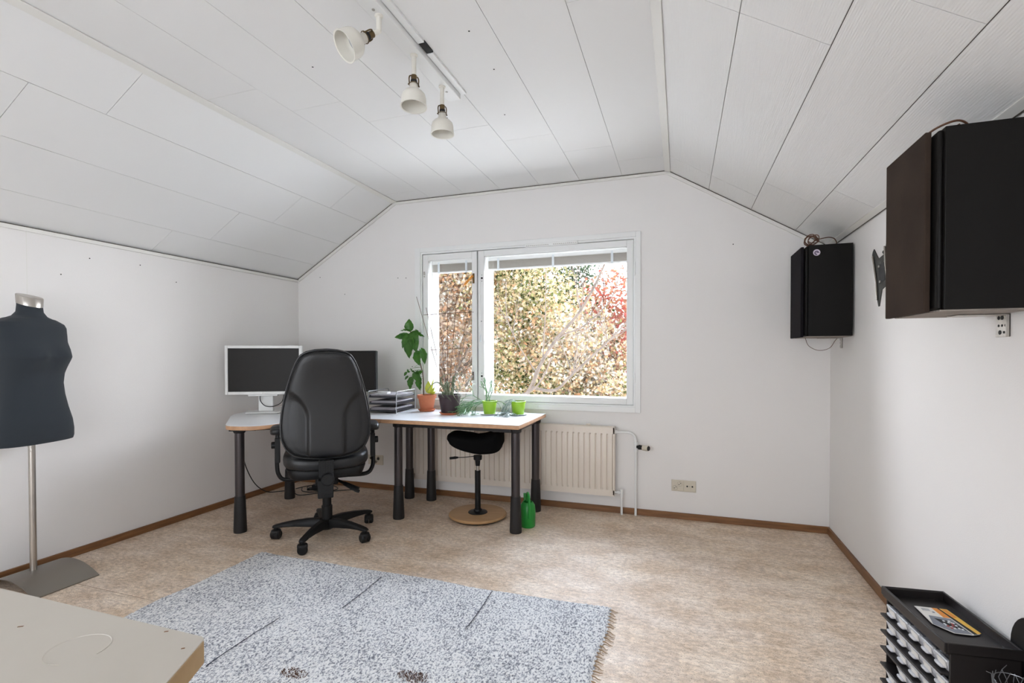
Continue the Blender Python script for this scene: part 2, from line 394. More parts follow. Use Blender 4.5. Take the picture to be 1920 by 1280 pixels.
# ceiling: every panel is its own slab, thin grooves between
def ceil_build():
    b = MB()
    SLL, SLR = math.hypot(XL - CL, ZC - KL), math.hypot(XR - CR, ZC - KR)
    eL = V((XL - CL, 0, KL - ZC)).normalized(); nL = V((eL.z, 0, -eL.x))
    if nL.z < 0: nL = -nL
    eR = V((XR - CR, 0, KR - ZC)).normalized(); nR = V((eR.z, 0, -eR.x))
    if nR.z < 0: nR = -nR
    def slab(o, e, n, s0, s1, y0, y1, mi):
        b.cur = mi
        pts = [(s0, y0), (s1, y0), (s1, y1), (s0, y1)]
        vs = [V(o) + e * s + V((0, y, 0)) + n * h for h in (0, .006) for s, y in pts]
        b.add(vs, [(0, 1, 2, 3), (7, 6, 5, 4), (0, 4, 5, 1), (1, 5, 6, 2), (2, 6, 7, 3), (3, 7, 4, 0)])
    def field(o, e, n, edges, joints, mi, g):
        for i in range(len(edges) - 1):
            ys = []; y = joints[i]
            while y > YR - .1: y -= 1.63
            ys = [YR - .1]
            y += 1.63
            while y < D - .01: ys.append(y); y += 1.63
            ys.append(D)
            for k in range(len(ys) - 1):
                slab(o, e, n, edges[i] + g / 2, edges[i + 1] - g / 2, ys[k] + g / 2, ys[k + 1] - g / 2, mi)
    X = V((1, 0, 0)); Z = V((0, 0, 1))
    fe = [CL, -2.02, -1.70, -1.38, -1.055, -.735, -.415, CR]
    field((0, 0, ZC), X, Z, fe, [1.965, 2.205, 2.45, 2.707, 2.941, 3.228, 3.5], 0, .0022)
    field((CL, 0, ZC), eL, nL, [0, .325, .655, .985, SLL], [3.295, 2.993, 2.70, 2.702 - .28], 0, .0022)
    field((CR, 0, ZC), eR, nR, [0, .325, .644, .964, SLR + .02], [1.87, 3.50, 3.218, 2.925], 1, .0032)
    b.cur = 2
    for o, e, n, L_, mi in (((0, 0, ZC), X, Z, None, 3), ((CL, 0, ZC), eL, nL, SLL + .03, 3), ((CR, 0, ZC), eR, nR, SLR + .05, 2)):
        b.cur = mi; o = V(o)
        s0, s1 = (CL, CR) if L_ is None else (0, L_)
        vs = [o + e * s + V((0, y, 0)) + n * h for h in (.006, .14) for s, y in ((s0, YR - .2), (s1, YR - .2), (s1, D + WT), (s0, D + WT))]
        b.add(vs, [(0, 1, 2, 3), (7, 6, 5, 4), (0, 4, 5, 1), (1, 5, 6, 2), (2, 6, 7, 3), (3, 7, 4, 0)])
    return b, eL, nL, eR, nR
b, eL, nL, eR, nR = ceil_build()
struct('ceiling', b, [M_ceil, M_ceilr, M_gap, M_gapl], smooth=0)
# trims
def edge_trim(name, p0, p1, off1, off2, wdt, th, m=M_trim):
    """strip from p0 to p1 with a section spanned by off1 (in plane) and off2 (out of plane)"""
    p0 = V(p0); p1 = V(p1); a = V(off1).normalized() * wdt; c = V(off2).normalized() * th
    vs = [p + q for p in (p0, p1) for q in (V((0, 0, 0)), a, a + c, c)]
    mb = MB().add(vs, [(0, 1, 2, 3), (7, 6, 5, 4), (0, 4, 5, 1), (1, 5, 6, 2), (2, 6, 7, 3), (3, 7, 4, 0)])
    t_ = struct(name, mb, m, bevel=.002)
    a2 = a.normalized() * .0042; c2 = c.normalized() * (th + .0012)  # dark strip standing in for the shadow and dirt of the gap
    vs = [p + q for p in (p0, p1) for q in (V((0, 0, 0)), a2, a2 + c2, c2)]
    obj('gap_shadow_dirt', MB().add(vs, [(0, 1, 2, 3), (7, 6, 5, 4), (0, 4, 5, 1), (1, 5, 6, 2), (2, 6, 7, 3), (3, 7, 4, 0)]), M_gap, t_)
    return t_
dn = V((0, 0, -1)); fw = V((0, -1, 0))
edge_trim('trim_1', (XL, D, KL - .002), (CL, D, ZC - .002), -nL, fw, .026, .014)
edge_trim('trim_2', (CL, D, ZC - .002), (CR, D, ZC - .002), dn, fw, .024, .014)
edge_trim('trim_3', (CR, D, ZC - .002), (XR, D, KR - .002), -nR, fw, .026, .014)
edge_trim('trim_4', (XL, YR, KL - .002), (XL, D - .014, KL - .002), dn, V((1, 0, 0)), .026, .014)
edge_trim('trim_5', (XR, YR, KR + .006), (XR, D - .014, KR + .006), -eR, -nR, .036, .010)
# crease mouldings: shallow angled profile
for nm, xc, e in (('trim_6', CL, eL), ('trim_7', CR, eR)):
    sx = 1 if xc == CL else -1
    A = V((xc + sx * .022, 0, ZC - .001)); Bp = V((xc, 0, ZC)) + e * .022 + V((0, 0, -.001)); t = (A - Bp).normalized(); n = V((-t.z, 0, t.x))
    if n.z > 0: n = -n
    prof = [A, A + n * .006, Bp + n * .006, Bp]
    vs = [p + V((0, y, 0)) for y in (YR, D - .014) for p in prof]
    struct(nm, MB().add(vs, [(0, 1, 2, 3), (7, 6, 5, 4), (0, 4, 5, 1), (1, 5, 6, 2), (2, 6, 7, 3), (3, 7, 4, 0)]), M_trim, bevel=.0015)
# baseboards
struct('baseboard_back', MB().box(XL, XR, D - .014, D, 0, .046), M_bb, bevel=.002)
struct('baseboard_left', MB().box(XL, XL + .014, YR, D - .014, 0, .046), M_bb, bevel=.002)
struct('baseboard_right', MB().box(XR - .014, XR, YR, D - .014, 0, .046), M_bb, bevel=.002)

# ================================================================== WINDOW
wn = bpy.data.objects.new('window_1', None); COL.objects.link(wn); wn['kind'] = 'structure'
obj('casing', MB().ring((-2.170, -.278, .762, 2.112), (-2.118, -.315, .805, 2.074), D - .014, D + .006), M_white, wn, bevel=.002)
obj('jamb', MB().ring((-2.13, -.305, .795, 2.085), (-2.106, -.329, .816, 2.060), D - .002, D + WT + .01), M_white, wn, bevel=.001)
obj('mullion', MB().box(-1.622, -1.566, D + .052, D + WT, .816, 2.060), M_white, wn, bevel=.001)
def sash(x0, x1, z0, z1, gx0, gx1, gz0, gz1, y, d, nm='sash'):
    s = obj(nm, MB().ring((x0, x1, z0, z1), (gx0, gx1, gz0, gz1), y, y + d), M_white, wn, bevel=.003)
    obj('pane', MB().box(gx0 - .003, gx1 + .003, y + d * .55, y + d * .55 + .003, gz0 - .003, gz1 + .003), M_glass, s, smooth=0)
    return s
s1 = sash(-2.102, -1.5985, .820, 2.055, -2.052, -1.645, .872, 2.002, D + .006, .042)
s2 = sash(-1.588, -.333, .818, 2.056, -1.534, -.382, .866, 2.008, D + .006, .042)
s3 = sash(-2.106, -1.60, .816, 2.060, -2.060, -1.645, .862, 2.004, D + .18, .045)
s4 = sash(-1.588, -.329, .816, 2.060, -1.532, -.384, .860, 2.004, D + .18, .045)
# vent strip on the top rail
vt = obj('vent_strip', MB().box(-1.176, -.749, D - .018, D + .006, 2.052, 2.078), M_white, wn, bevel=.004)
b = MB()
for i in range(26):
    x = -1.165 + i * .0158
    if abs(i - 12.5) > 1: b.box(x, x + .011, D - .0195, D - .017, 2.059, 2.064)
obj('vent_slot', b, M_zinc, vt)
# hinges, latches, screw holes, handles
for x, z0, z1 in ((-2.112, 1.785, 1.886), (-2.112, .98, 1.06), (-.321, .992, 1.056), (-.321, 1.79, 1.885)):
    obj('hinge', MB().cyl((x, D - .002, z0), (x, D - .002, z1), .005).cyl((x, D - .002, z0 - .008), (x, D - .002, z1 + .008), .003), M_white, wn)
b = MB()
for x, z in ((-1.5535, 1.83), (-1.5555, 1.02), (-1.558, 1.474)):
    b.cyl((x, D + .003, z), (x, D + .007, z), .0085 if z != 1.474 else .004, n=14)
    if z != 1.474:
        for dz in (-.025, .025): b.cyl((x, D + .003, z + dz), (x, D + .007, z + dz), .003, n=8)
obj('lock_hole', b, M_dark, s2)
h = obj('window_handle', MB().box(-1.637, -1.619, D - .002, D + .006, 1.79, 1.872), M_brass, s1, bevel=.002)
obj('strap', MB().tube([(-1.63, D - .006, 1.852), (-1.655, D - .02, 1.822), (-1.698, D - .022, 1.778)], .009, n=8, flat=.35), M_orange_s, h)
h = obj('window_handle', MB().box(-1.643, -1.625, D - .002, D + .006, .985, 1.056), M_steel_d, s1, bevel=.002)
obj('lever', MB().cyl((-1.634, D - .03, 1.02), (-1.634, D, 1.02), .008).tube([(-1.634, D - .026, 1.022), (-1.655, D - .03, .99), (-1.68, D - .03, .938)], .007, n=8), M_zinc, h)
obj('cord_catch', MB().sell((-2.083, D - .004, 1.895), (.007, .006, .016)).cyl((-2.083, D - .012, 1.868), (-2.083, D, 1.868), .005), M_zinc, s1)

# blinds between the sashes
def blind(x0, x1, label, ztop):
    t = thing('venetian_blind', label, 'blind', ((x0 + x1) / 2, D + .10, 1.90), 0, 'raised venetian blinds in the window')
    hw = (x1 - x0) / 2
    obj('headrail', MB().box(-hw, hw, -.012, .016, .082, .110), M_white, t, bevel=.002)
    b = MB()
    for k in range(13): b.box(-hw, hw, -.013 + .001 * (k % 3), .013, .020 + k * .0048, .0220 + k * .0048)
    obj('slat_stack', b, M_slat, t)
    obj('bottom_rail', MB().box(-hw, hw, -.014, .014, .004, .017), M_white, t, bevel=.003)
    n = 2 if hw < .3 else 3
    for i in range(n):
        xx = -hw + 2 * hw * ((.16, .80)[i] if n == 2 else (.08, .49, .90)[i])
        obj('ladder_tape', MB().box(xx - .009, xx + .009, -.018, -.0145, .0, .10), M_china, t)
    return t
blind(-2.055, -1.648, 'narrow gathered venetian blind at the top of the left window sash', 2)
blind(-1.530, -.386, 'wide gathered venetian blind at the top of the large right window pane', 2)
def cord(name, label, pts, tz):
    t = thing(name, label, 'cord', pts[0])
    obj('cord', MB().tube(sub(pts, pts[0]), .0016, n=6), M_white, t)
    p = V(pts[-1]) - V(pts[0]); obj('tassel', MB().lathe([(.001, .006), (.003, 0), (.006, -.03), (.007, -.055), (.001, -.058)], 12, p), M_china, t)
cord('blind_cord', 'thin white blind cord with pull tassel hanging at the left window jamb',
     smooth_path([(-2.083, D - .013, 1.866), (-2.112, D - .020, 1.75), (-2.112, D - .025, 1.6), (-2.094, D - .026, 1.46), (-2.09, D - .026, 1.41)]), 0)
cord('blind_cord', 'thin white blind cord with pull tassel hanging beside the window mullion',
     smooth_path([(-1.572, D - .002, 1.975), (-1.566, D - .006, 1.8), (-1.560, D - .008, 1.5), (-1.561, D - .008, 1.36)]), 0)

# ================================================================== RADIATOR
def radiator():
    x0, x1, z0, z1, yf, yb = -2.15, -.461, .140, .655, 3.722, 3.775
    t = thing('radiator', 'long cream ribbed panel radiator with white pipes under the window', 'radiator', (-1.3, 3.76, 0))
    L = (-1.3, 3.76, 0)
    b = MB(); n = 39; pitch = (x1 - x0 - .02) / n
    def prof():
        P = [(x0, 0)]
        for i in range(n):
            a = x0 + .01 + i * pitch
            P += [(a + .0035, 0), (a + .007, .013), (a + pitch - .0065, .013), (a + pitch - .003, 0)]
        P += [(x1, 0)]
        return P
    P = prof(); zr_ = [z0 + .045, z0 + .056, z1 - .060, z1 - .048]
    vs = []
    for k, z in enumerate([z0, zr_[0], zr_[1], zr_[2], zr_[3], z1]):
        for x, d in P: vs.append((x - L[0], yf + .013 - (d if k in (2, 3) else .010) - L[1], z))
    m = len(P); b.add(vs, [(k * m + i, k * m + i + 1, (k + 1) * m + i + 1, (k + 1) * m + i) for k in range(5) for i in range(m - 1)])
    b.box(x0 - L[0], x1 - L[0], yf + .0135 - L[1], yf + .022 - L[1], z0, z1)
    obj('front_panel', b, M_rad, t)
    b = MB().box(x0 - L[0], x1 - L[0], yf + .022 - L[1], yb - L[1], z1 - .012, z1 + .004)
    b.box(x0 - L[0], x1 - L[0], yb - .012 - L[1], yb - L[1], z0 + .03, z1 - .012)
    b.box(x0 - .002 - L[0], x0 + .012 - L[0], yf + .003 - L[1], yb - L[1], z0 + .01, z1).box(x1 - .012 - L[0], x1 + .002 - L[0], yf + .003 - L[1], yb - L[1], z0 + .01, z1)
    obj('housing', b, M_rad, t, bevel=.002)
    obj('bleed_valve', MB().cyl((-.66 - L[0], 0, z1 + .004), (-.66 - L[0], 0, z1 + .014), .009).box(-.68 - L[0], -.645 - L[0], -.006, .006, z1 + .006, z1 + .016), M_rad, t, bevel=.002)
    q = [(x1 + .004, 3.755, .618), (x1 + .08, 3.765, .618), (x1 + .118, 3.77, .612), (x1 + .143, 3.772, .588), (x1 + .150, 3.773, .55), (x1 + .151, 3.773, .40), (x1 + .151, 3.773, 0)]
    p = obj('supply_pipe', MB().tube(sub(smooth_path(q[:5], 5) + [V(a) for a in q[5:]], L), .0088, n=12), M_white, t)
    obj('valve_body', MB().cyl(V((x1 + .151, 3.773, .485)) - V(L), V((x1 + .151, 3.773, .545)) - V(L), .0125).cyl(V((x1 + .151, 3.773, .536)) - V(L), V((x1 + .151, 3.773, .548)) - V(L), .016, n=6)
        .cyl(V((x1 + .151, 3.773, .475)) - V(L), V((x1 + .151, 3.773, .487)) - V(L), .015, n=6), M_white, p)
    obj('union_nut', MB().cyl(V((x1 - .001, 3.755, .618)) - V(L), V((x1 + .018, 3.757, .618)) - V(L), .014, n=6), M_white, p)
    th = obj('thermostat_head', MB().cyl(V((x1 + .163, 3.76, .515)) - V(L), V((x1 + .176, 3.75, .515)) - V(L), .011).cyl(V((x1 + .176, 3.75, .515)) - V(L), V((x1 + .207, 3.735, .515)) - V(L), .018, .015), M_dark, t)
    obj('dial', MB().cyl(V((x1 + .205, 3.736, .515)) - V(L), V((x1 + .244, 3.718, .515)) - V(L), .0195, .0205, n=24), M_cream, th)
    obj('end_cap', MB().cyl(V((x1 + .243, 3.7185, .515)) - V(L), V((x1 + .249, 3.7155, .515)) - V(L), .018, .016, n=24), M_legd, th)
    q = [(x1 - .004, 3.75, .165), (x1 + .045, 3.757, .165)]
    p = obj('return_pipe', MB().tube(sub(q, L), .008, n=10).cyl(V((x1 + .05, 3.762, .185)) - V(L), V((x1 + .05, 3.762, 0)) - V(L), .0085), M_white, t)
    obj('elbow', MB().cyl(V((x1 + .05, 3.762, .135)) - V(L), V((x1 + .05, 3.762, .190)) - V(L), .0125).cyl(V((x1 + .018, 3.752, .165)) - V(L), V((x1 + .036, 3.755, .165)) - V(L), .0125, n=6), M_white, p)
radiator()

# ================================================================== SOCKETS
def socket(x0, x1, z0, z1, label, kind):
    L = ((x0 + x1) / 2, D, z0); t = thing('wall_socket', label, 'wall socket', L); hw = (x1 - x0) / 2; h = z1 - z0
    obj('plate', MB().box(-hw, hw, -.008, 0, 0, h), M_cream, t, bevel=.002)
    def round_(cx, cz, r):
        s = obj('outlet', MB().lathe([(r, -.001), (r, .0035), (r * .86, .0035), (r * .80, -.002), (.001, -.002)], 24, (cx, -.010, cz), Matrix.Rotation(R(90), 3, 'X')), M_cream, t)
        obj('rim', MB().tube([(cx + r * 1.02 * cos(k_), -.0128, cz + r * 1.02 * sin(k_)) for k_ in [2 * pi * i / 28 for i in range(28)]], .0009, n=5, closed=True), M_ring, s)
        b = MB()
        for a in (-1, 1): b.cyl((cx + a * r * .36, -.0118, cz + a * r * .25), (cx + a * r * .36, -.0075, cz + a * r * .25), r * .2, n=10)
        b.box(cx - r * .12, cx + r * .12, -.0115, -.0075, cz + r * .7, cz + r * .9)
        obj('pin_hole', b, M_dark, s)
    if kind == 'wide':
        obj('cover', MB().box(-hw + .004, -.001, -.011, -.007, .006, h - .006), M_cream, t, bevel=.0015)
        round_(-hw + .026, .027, .0165); round_(-hw + .058, h - .027, .0165)
        c = obj('cover', MB().box(.002, hw - .004, -.011, -.007, .006, h - .006), M_cream, t, bevel=.0015)
        b = MB()
        for x, r in ((.024, .006), (.0415, .002), (.059, .006)): b.cyl((x, -.0118, h / 2), (x, -.008, h / 2), r, n=12)
        obj('antenna_hole', b, M_dark, c)
    else:
        round_(-.042, h * .66, .017); round_(.030, h * .66, .017); round_(-.004, h * .30, .017)
socket(-.057, .112, .202, .284, 'cream double wall socket with antenna outlet right of the radiator', 'wide')
socket(-2.655, -2.50, .216, .302, 'cream triple wall socket on the back wall behind the office chair', 'tri')

# ================================================================== DESKS
def leg(t, x, y, top=.70, name='leg'):
    l = obj(name, MB().lathe([(.001, top), (.030, top), (.030, .20), (.001, .20)], 20, (x, y, 0)), M_leg, t)
    obj('foot', MB().lathe([(.001, .245), (.0325, .245), (.034, .235), (.0415, .012), (.040, 0), (.001, 0)], 24, (x, y, 0)), M_legd, l)
    obj('collar', MB().lathe([(.001, top - .001), (.040, top - .001), (.040, top - .028), (.033, top - .040), (.001, top - .040)], 24, (x, y, 0)), M_legd, l)
def rect_desk():
    L = (-1.5, 3.38, 0); t = thing('rectangular_desk', 'white rectangular desk with beech edge and dark round legs under the window', 'desk', L)
    x0, x1, y0, y1 = -2.019 - L[0], -.984 - L[0], 3.035 - L[1], 3.716 - L[1]
    tp = obj('desktop', MB().box(x0, x1, y0, y1, .7385, .741), M_lam, t)
    obj('edge_band', MB().box(x0, x1, y0, y1, .712, .7384), M_edge, tp, bevel=.004)
    a, c, d, e = x0 + .068, x1 - .063, y0 + .125, y1 - .07
    for p in ((a, d), (c, d), (a + .01, e), (c, e)): leg(t, *p, top=.712)
    obj('frame_rail', MB().box(a, c, d - .02, d + .012, .676, .700).box(a - .03, a + .14, d - .028, d + .02, .674, .711).box(c - .16, c + .035, d - .028, d + .02, .674, .711), M_legd, t, bevel=.003)
    obj('frame_rail', MB().box(a, c, e - .012, e + .02, .676, .711), M_legd, t, bevel=.003)
    for x in (a, c): obj('side_rail', MB().box(x - .015, x + .015, d, e, .680, .711), M_leg, t, bevel=.003)
    obj('bolt', MB().cyl((a + .055, d - .031, .692), (a + .055, d - .026, .692), .006), M_dark, t)
rect_desk()
def corner_desk():
    L = (-2.8, 3.2, 0); t = thing('corner_desk', 'white corner desk with curved beech edge standing in the left corner', 'desk', L)
    P = [(-2.0215, 3.716), (-2.0215, 3.035), (-2.14, 3.02), (-2.26, 2.965), (-2.38, 2.87), (-2.48, 2.76), (-2.528, 2.66), (-2.55, 2.575), (-2.575, 2.512), (-2.612, 2.474), (-2.67, 2.447), (-2.745, 2.436), (-2.79, 2.447),
         (-2.83, 2.476), (-2.995, 2.642), (-3.186, 2.832), (-3.268, 2.94), (-3.32, 3.09), (-3.352, 3.25), (-3.375, 3.42), (-3.38, 3.716)]
    P = [(a - L[0], c - L[1]) for a, c in P]
    tp = obj('desktop', MB().prism(P, .7385, .741, XY), M_lam, t)
    obj('edge_band', MB().prism(P, .712, .7384, XY), M_edge, tp, bevel=.004)
    for x, y in ((-2.82, 2.575), (-3.09, 3.315), (-2.145, 3.645)): leg(t, x - L[0], y - L[1], top=.712)
    obj('frame_rail', MB().tube([(-2.82 - L[0], 2.575 - L[1], .695), (-2.45 - L[0], 2.93 - L[1], .695), (-2.145 - L[0], 3.2 - L[1], .695), (-2.145 - L[0], 3.645 - L[1], .695)], .014, n=6).box(-2.865 - L[0], -2.70 - L[0], 2.545 - L[1], 2.605 - L[1], .690, .7115, rot=(0, 0, R(30))), M_legd, t)
    obj('frame_rail', MB().tube([(-2.82 - L[0], 2.575 - L[1], .695), (-3.09 - L[0], 3.315 - L[1], .695), (-2.145 - L[0], 3.645 - L[1], .695)], .014, n=6), M_legd, t)
corner_desk()

# ================================================================== MONITORS
def monitor(loc, rz, w, h, zc, frame_m, label, white):
    t = thing('computer_monitor', label, 'monitor', loc, rz)
    z0, z1 = zc - h / 2, zc + h / 2
    be = .022 if white else .014
    obj('bezel', MB().ring((-w / 2, w / 2, z0, z1), (-w / 2 + be, w / 2 - be, z0 + be * 1.1, z1 - be), -.022, .0).box(-w / 2 + .002, w / 2 - .002, -.001, .018, z0 + .002, z1 - .002).box(-w * .3, w * .3, .016, .045, z0 + .05, z1 - .05), frame_m, t, bevel=.004)
    obj('screen', MB().box(-w / 2 + be - .001, w / 2 - be + .001, -.016, -.010, z0 + be * 1.1 - .001, z1 - be + .001), M_screen, t)
    obj('stand_neck', MB().box(-.055, .055, .02, .05, .012, zc), frame_m, t, bevel=.004)
    if white:
        obj('stand_base', MB().prism([(-.17, .10), (-.115, -.085), (0, -.07), (.115, -.085), (.17, .10)], .002, .012, XY), frame_m, t, bevel=.004)
        obj('speaker_bar', MB().box(-.12, .10, -.014, .014, z0 - .012, z0 + .001), frame_m, t, bevel=.003)
        obj('logo', MB().box(-.012, .012, -.0226, -.0215, z0 + .009, z0 + .014), M_zinc, t)
        obj('cable', MB().tube(smooth_path([(-.035, .0, z0 - .004), (-.030, -.005, z0 - .05), (.01, -.02, z0 - .088), (.07, -.02, z0 - .093), (.13, -.01, z0 - .06), (.15, .0, z0 + .02)]), .0035, n=8), M_cable, t)
    else:
        obj('stand_base', MB().box(-.13, .13, -.10, .09, .002, .014), frame_m, t, bevel=.006)
monitor((-3.105, 3.075, .741), R(26.5), .572, .385, .338, M_white, 'white framed monitor with dark screen on the corner desk, left of the chair', True)
monitor((-2.62, 3.47, .741), R(4), .54, .335, .323, M_plast_b, 'black framed monitor half hidden behind the office chair back', False)

# ================================================================== LETTER TRAYS
def letter_trays():
    L = (-2.215, 3.50, .741); t = thing('letter_tray_stack', 'stack of three dark mesh letter trays in a silver wire frame on the desk', 'letter tray', L, R(4))
    w, d, h = .245, .33, .170
    for sx in (-1, 1):
        x = sx * w / 2
        obj('side_frame', MB().tube([(x, -d / 2, .003), (x, -d / 2, h - .012), (x, -d / 2 + .012, h), (x, d / 2 - .012, h), (x, d / 2, h - .012), (x, d / 2, .003)], .0035, n=8).tube([(x, -d / 2, .004), (x, d / 2, .004)], .003, n=8), M_silver, t)
    for k in range(3):
        z = .012 + k * .054
        b = MB().box(-w / 2 + .006, w / 2 - .006, -d / 2 + .006, d / 2 - .004, z, z + .0025)
        for x in (-w / 2 + .006, w / 2 - .009): b.box(x, x + .003, -d / 2 + .01, d / 2 - .004, z, z + .022)
        b.box(-w / 2 + .006, w / 2 - .006, d / 2 - .007, d / 2 - .004, z, z + .022); b.box(-w / 2 + .006, w / 2 - .006, -d / 2 + .005, -d / 2 + .008, z, z + .014)
        obj('tray', b, M_mesh, t)
    for k in range(3):
        zz = .741 + .0145 + k * .054
        p = thing('paper_stack', ('stack of loose papers in the bottom letter tray', 'stack of loose papers in the middle letter tray', 'stack of loose papers in the top letter tray')[k], 'papers', (L[0], L[1], zz), R(4), 'papers in the letter trays')
        b = MB(); n = (9, 8, 7)[k]
        for i in range(n):
            a = rnd.uniform(-.004, .004); b.box(-.105 + a, .105 + a, -.148 + rnd.uniform(-.008, .004), .148 + rnd.uniform(-.004, .006), i * .0034, i * .0034 + .0028)
        obj('sheets', b, M_paper, p)
    e = thing('small_white_box', 'small white box lying on the papers of the top letter tray', 'box', (-2.228, 3.40, .741 + .0145 + .108 + 7 * .0034))
    obj('body', MB().box(-.045, .045, -.025, .025, 0, .019), M_white, e, bevel=.005)
letter_trays()

# ================================================================== PLANTS
def pot(name, label, cat, loc, prof, m, soil_r, soil_z, grp='potted plants on the desk'):
    t = thing(name, label, cat, loc, 0, grp)
    obj('pot', MB().lathe(prof, 36), m, t); obj('soil', MB().lathe([(.001, soil_z + .004), (soil_r * .6, soil_z + .003), (soil_r, soil_z)], 24), M_soil, t)
    return t
def saucer(label, loc, r, h, m):
    t = obj('plant_saucer', MB().lathe([(.001, 0), (r * .8, 0), (r, h * .9), (r, h), (r * .94, h), (r * .8, .004), (.001, .004)], 32), m)
    t.location = loc; tag(t, label, 'saucer', 'saucers under the plant pots')
def heart(c, tip, w, roll=0.0, cup=.25):
    """heart leaf mesh data from the stalk end c to the tip"""
    c = V(c); d = V(tip) - c; L = d.length; d.normalize()
    view = V((0, -1, 0)); s = d.cross(view)
    s = s.normalized() if s.length > .1 else V((1, 0, 0))
    q = Matrix.Rotation(roll, 3, d); s = q @ s; n = s.cross(d)
    vs = []; NT = 13; NS = 9
    for i in range(NT):
        t = i / (NT - 1); hw = w * (sin(pi * min(1, (t + .0) ** .62))) ** .85 if 0 < t < 1 else 0
        back = -.10 * L * (1 - min(1, t * 5))
        for j in range(NS):
            k = -1 + 2 * j / (NS - 1)
            p = c + d * (L * t + back * abs(k) * 2) + s * hw * k + n * (abs(k) * hw * cup - .35 * L * (t - .1) ** 2 + .004 * sin(t * 22) * abs(k))
            vs.append(p)
    fs = [(i * NS + j, i * NS + j + 1, (i + 1) * NS + j + 1, (i + 1) * NS + j) for i in range(NT - 1) for j in range(NS - 1)]
    return vs, fs
TZ = .741
saucer('terracotta saucer under the tall heart-leaf plant', (-1.947, 3.585, TZ), .070, .017, M_terra)
LP = (-1.947, 3.585, TZ + .0045)
t = pot('potted_plant', 'tall plant with glossy heart-shaped leaves in a terracotta pot on the desk', 'potted plant', LP,
        [(.001, 0), (.050, 0), (.052, .004), (.068, .100), (.075, .100), (.078, .128), (.072, .129), (.064, .115), (.060, .10)], M_terra, .066, .112)
st = [(-1.975, 3.585, .86), (-1.978, 3.585, 1.0), (-1.999, 3.58, 1.115), (-2.029, 3.58, 1.211), (-2.072, 3.58, 1.313), (-2.096, 3.58, 1.40)]
obj('stem', MB().tube(sub(smooth_path(st, 4), LP), [.0045] * 12 + [.003] * 9, n=8), M_stem, t)
LV = [((-2.096, 3.575, 1.402), (-2.097, 3.555, 1.487), .040, .2), ((-2.12, 3.57, 1.362), (-2.203, 3.52, 1.332), .028, -.5), ((-2.088, 3.57, 1.398), (-2.155, 3.53, 1.408), .017, 1.0),
      ((-2.10, 3.56, 1.352), (-2.140, 3.51, 1.262), .033, .1), ((-2.072, 3.55, 1.322), (-2.083, 3.50, 1.180), .054, .15), ((-2.068, 3.57, 1.375), (-2.004, 3.53, 1.300), .040, -.4),
      ((-2.060, 3.56, 1.340), (-2.000, 3.51, 1.235), .040, -.7), ((-2.03, 3.57, 1.395), (-1.975, 3.57, 1.335), .022, .6), ((-2.018, 3.56, 1.215), (-1.994, 3.52, 1.118), .040, .1),
      ((-1.988, 3.58, 1.235), (-1.936, 3.55, 1.135), .032, -.9), ((-2.082, 3.57, 1.082), (-2.046, 3.55, 1.052), .019, .9), ((-2.03, 3.57, 1.062), (-1.966, 3.54, 1.056), .026, 1.1),
      ((-2.045, 3.57, 1.045), (-1.990, 3.53, .985), .032, -.6), ((-2.070, 3.56, 1.006), (-2.083, 3.53, .922), .031, .1), ((-2.006, 3.57, 1.005), (-1.994, 3.53, .918), .034, .2),
      ((-2.115, 3.57, 1.072), (-2.090, 3.55, 1.055), .015, .5), ((-2.125, 3.57, 1.052), (-2.137, 3.55, 1.028), .012, 0), ((-2.112, 3.57, 1.02), (-2.132, 3.55, .998), .012, .3)]
b = MB()
for c, tip, w_, ro in LV:
    vs, fs = heart(V(c) - V(LP), V(tip) - V(LP), w_, ro); b.add(vs, fs)
obj('foliage', b, M_leaf, t, smooth=60, solid=.0008)
b = MB()
def nearest(p):
    return min(smooth_path(st, 6), key=lambda q: (q - V(p)).length)
for c, tip, w_, ro in LV:
    b.tube(sub([nearest(c), (nearest(c) + V(c)) / 2 + V((0, -.004, .006)), c], LP), .0013, n=5)
b.tube(sub([(-2.0, 3.58, 1.13), (-2.03, 3.57, 1.11), (-2.05, 3.57, 1.10)], LP), .001, n=5)
obj('leaf_stalks', b, M_cast, t)
b = MB()
for c, tip, w_, ro in (((-1.915, 3.56, .90), (-1.912, 3.54, .983), .028, .3), ((-1.905, 3.58, .90), (-1.885, 3.57, 1.0), .008, .2), ((-1.90, 3.57, .89), (-1.862, 3.55, .93), .012, .5), ((-1.89, 3.57, .885), (-1.85, 3.54, .90), .010, .5)):
    vs, fs = heart(V(c) - V(LP), V(tip) - V(LP), w_, ro); b.add(vs, fs)
obj('young_leaves', b, M_leaf_y, t, smooth=60, solid=.0008)

saucer('terracotta saucer under the brown ribbed pot', (-1.674, 3.445, TZ), .080, .017, M_terra)
LB = (-1.674, 3.445, TZ + .0045)
prof = [(.001, 0), (.060, 0), (.062, .004)]
for i in range(28):
    z = .008 + i * .0042; prof.append((.063 + (z / .13) * .020 + (.0012 if i % 2 else 0), z))
prof += [(.085, .128), (.088, .130), (.089, .148), (.083, .149), (.076, .13)]
t = pot('potted_plant', 'plant with arching strap leaves in a dark brown ribbed pot', 'potted plant', LB, prof, M_brownpot, .078, .130)
b = MB()
def blade(p, w0):
    P = smooth_path(p, 6); n = len(P)
    b.tube(sub(P, LB), [w0 * (1 - (i / n) ** 2) + .0005 for i in range(n)], n=6, flat=.3)
blade([(-1.67, 3.44, .88), (-1.73, 3.40, 1.01), (-1.62, 3.38, 1.055), (-1.50, 3.37, 1.015), (-1.43, 3.36, .905)], .006)
blade([(-1.68, 3.45, .88), (-1.75, 3.42, .98), (-1.80, 3.40, .97), (-1.835, 3.38, .915)], .005)
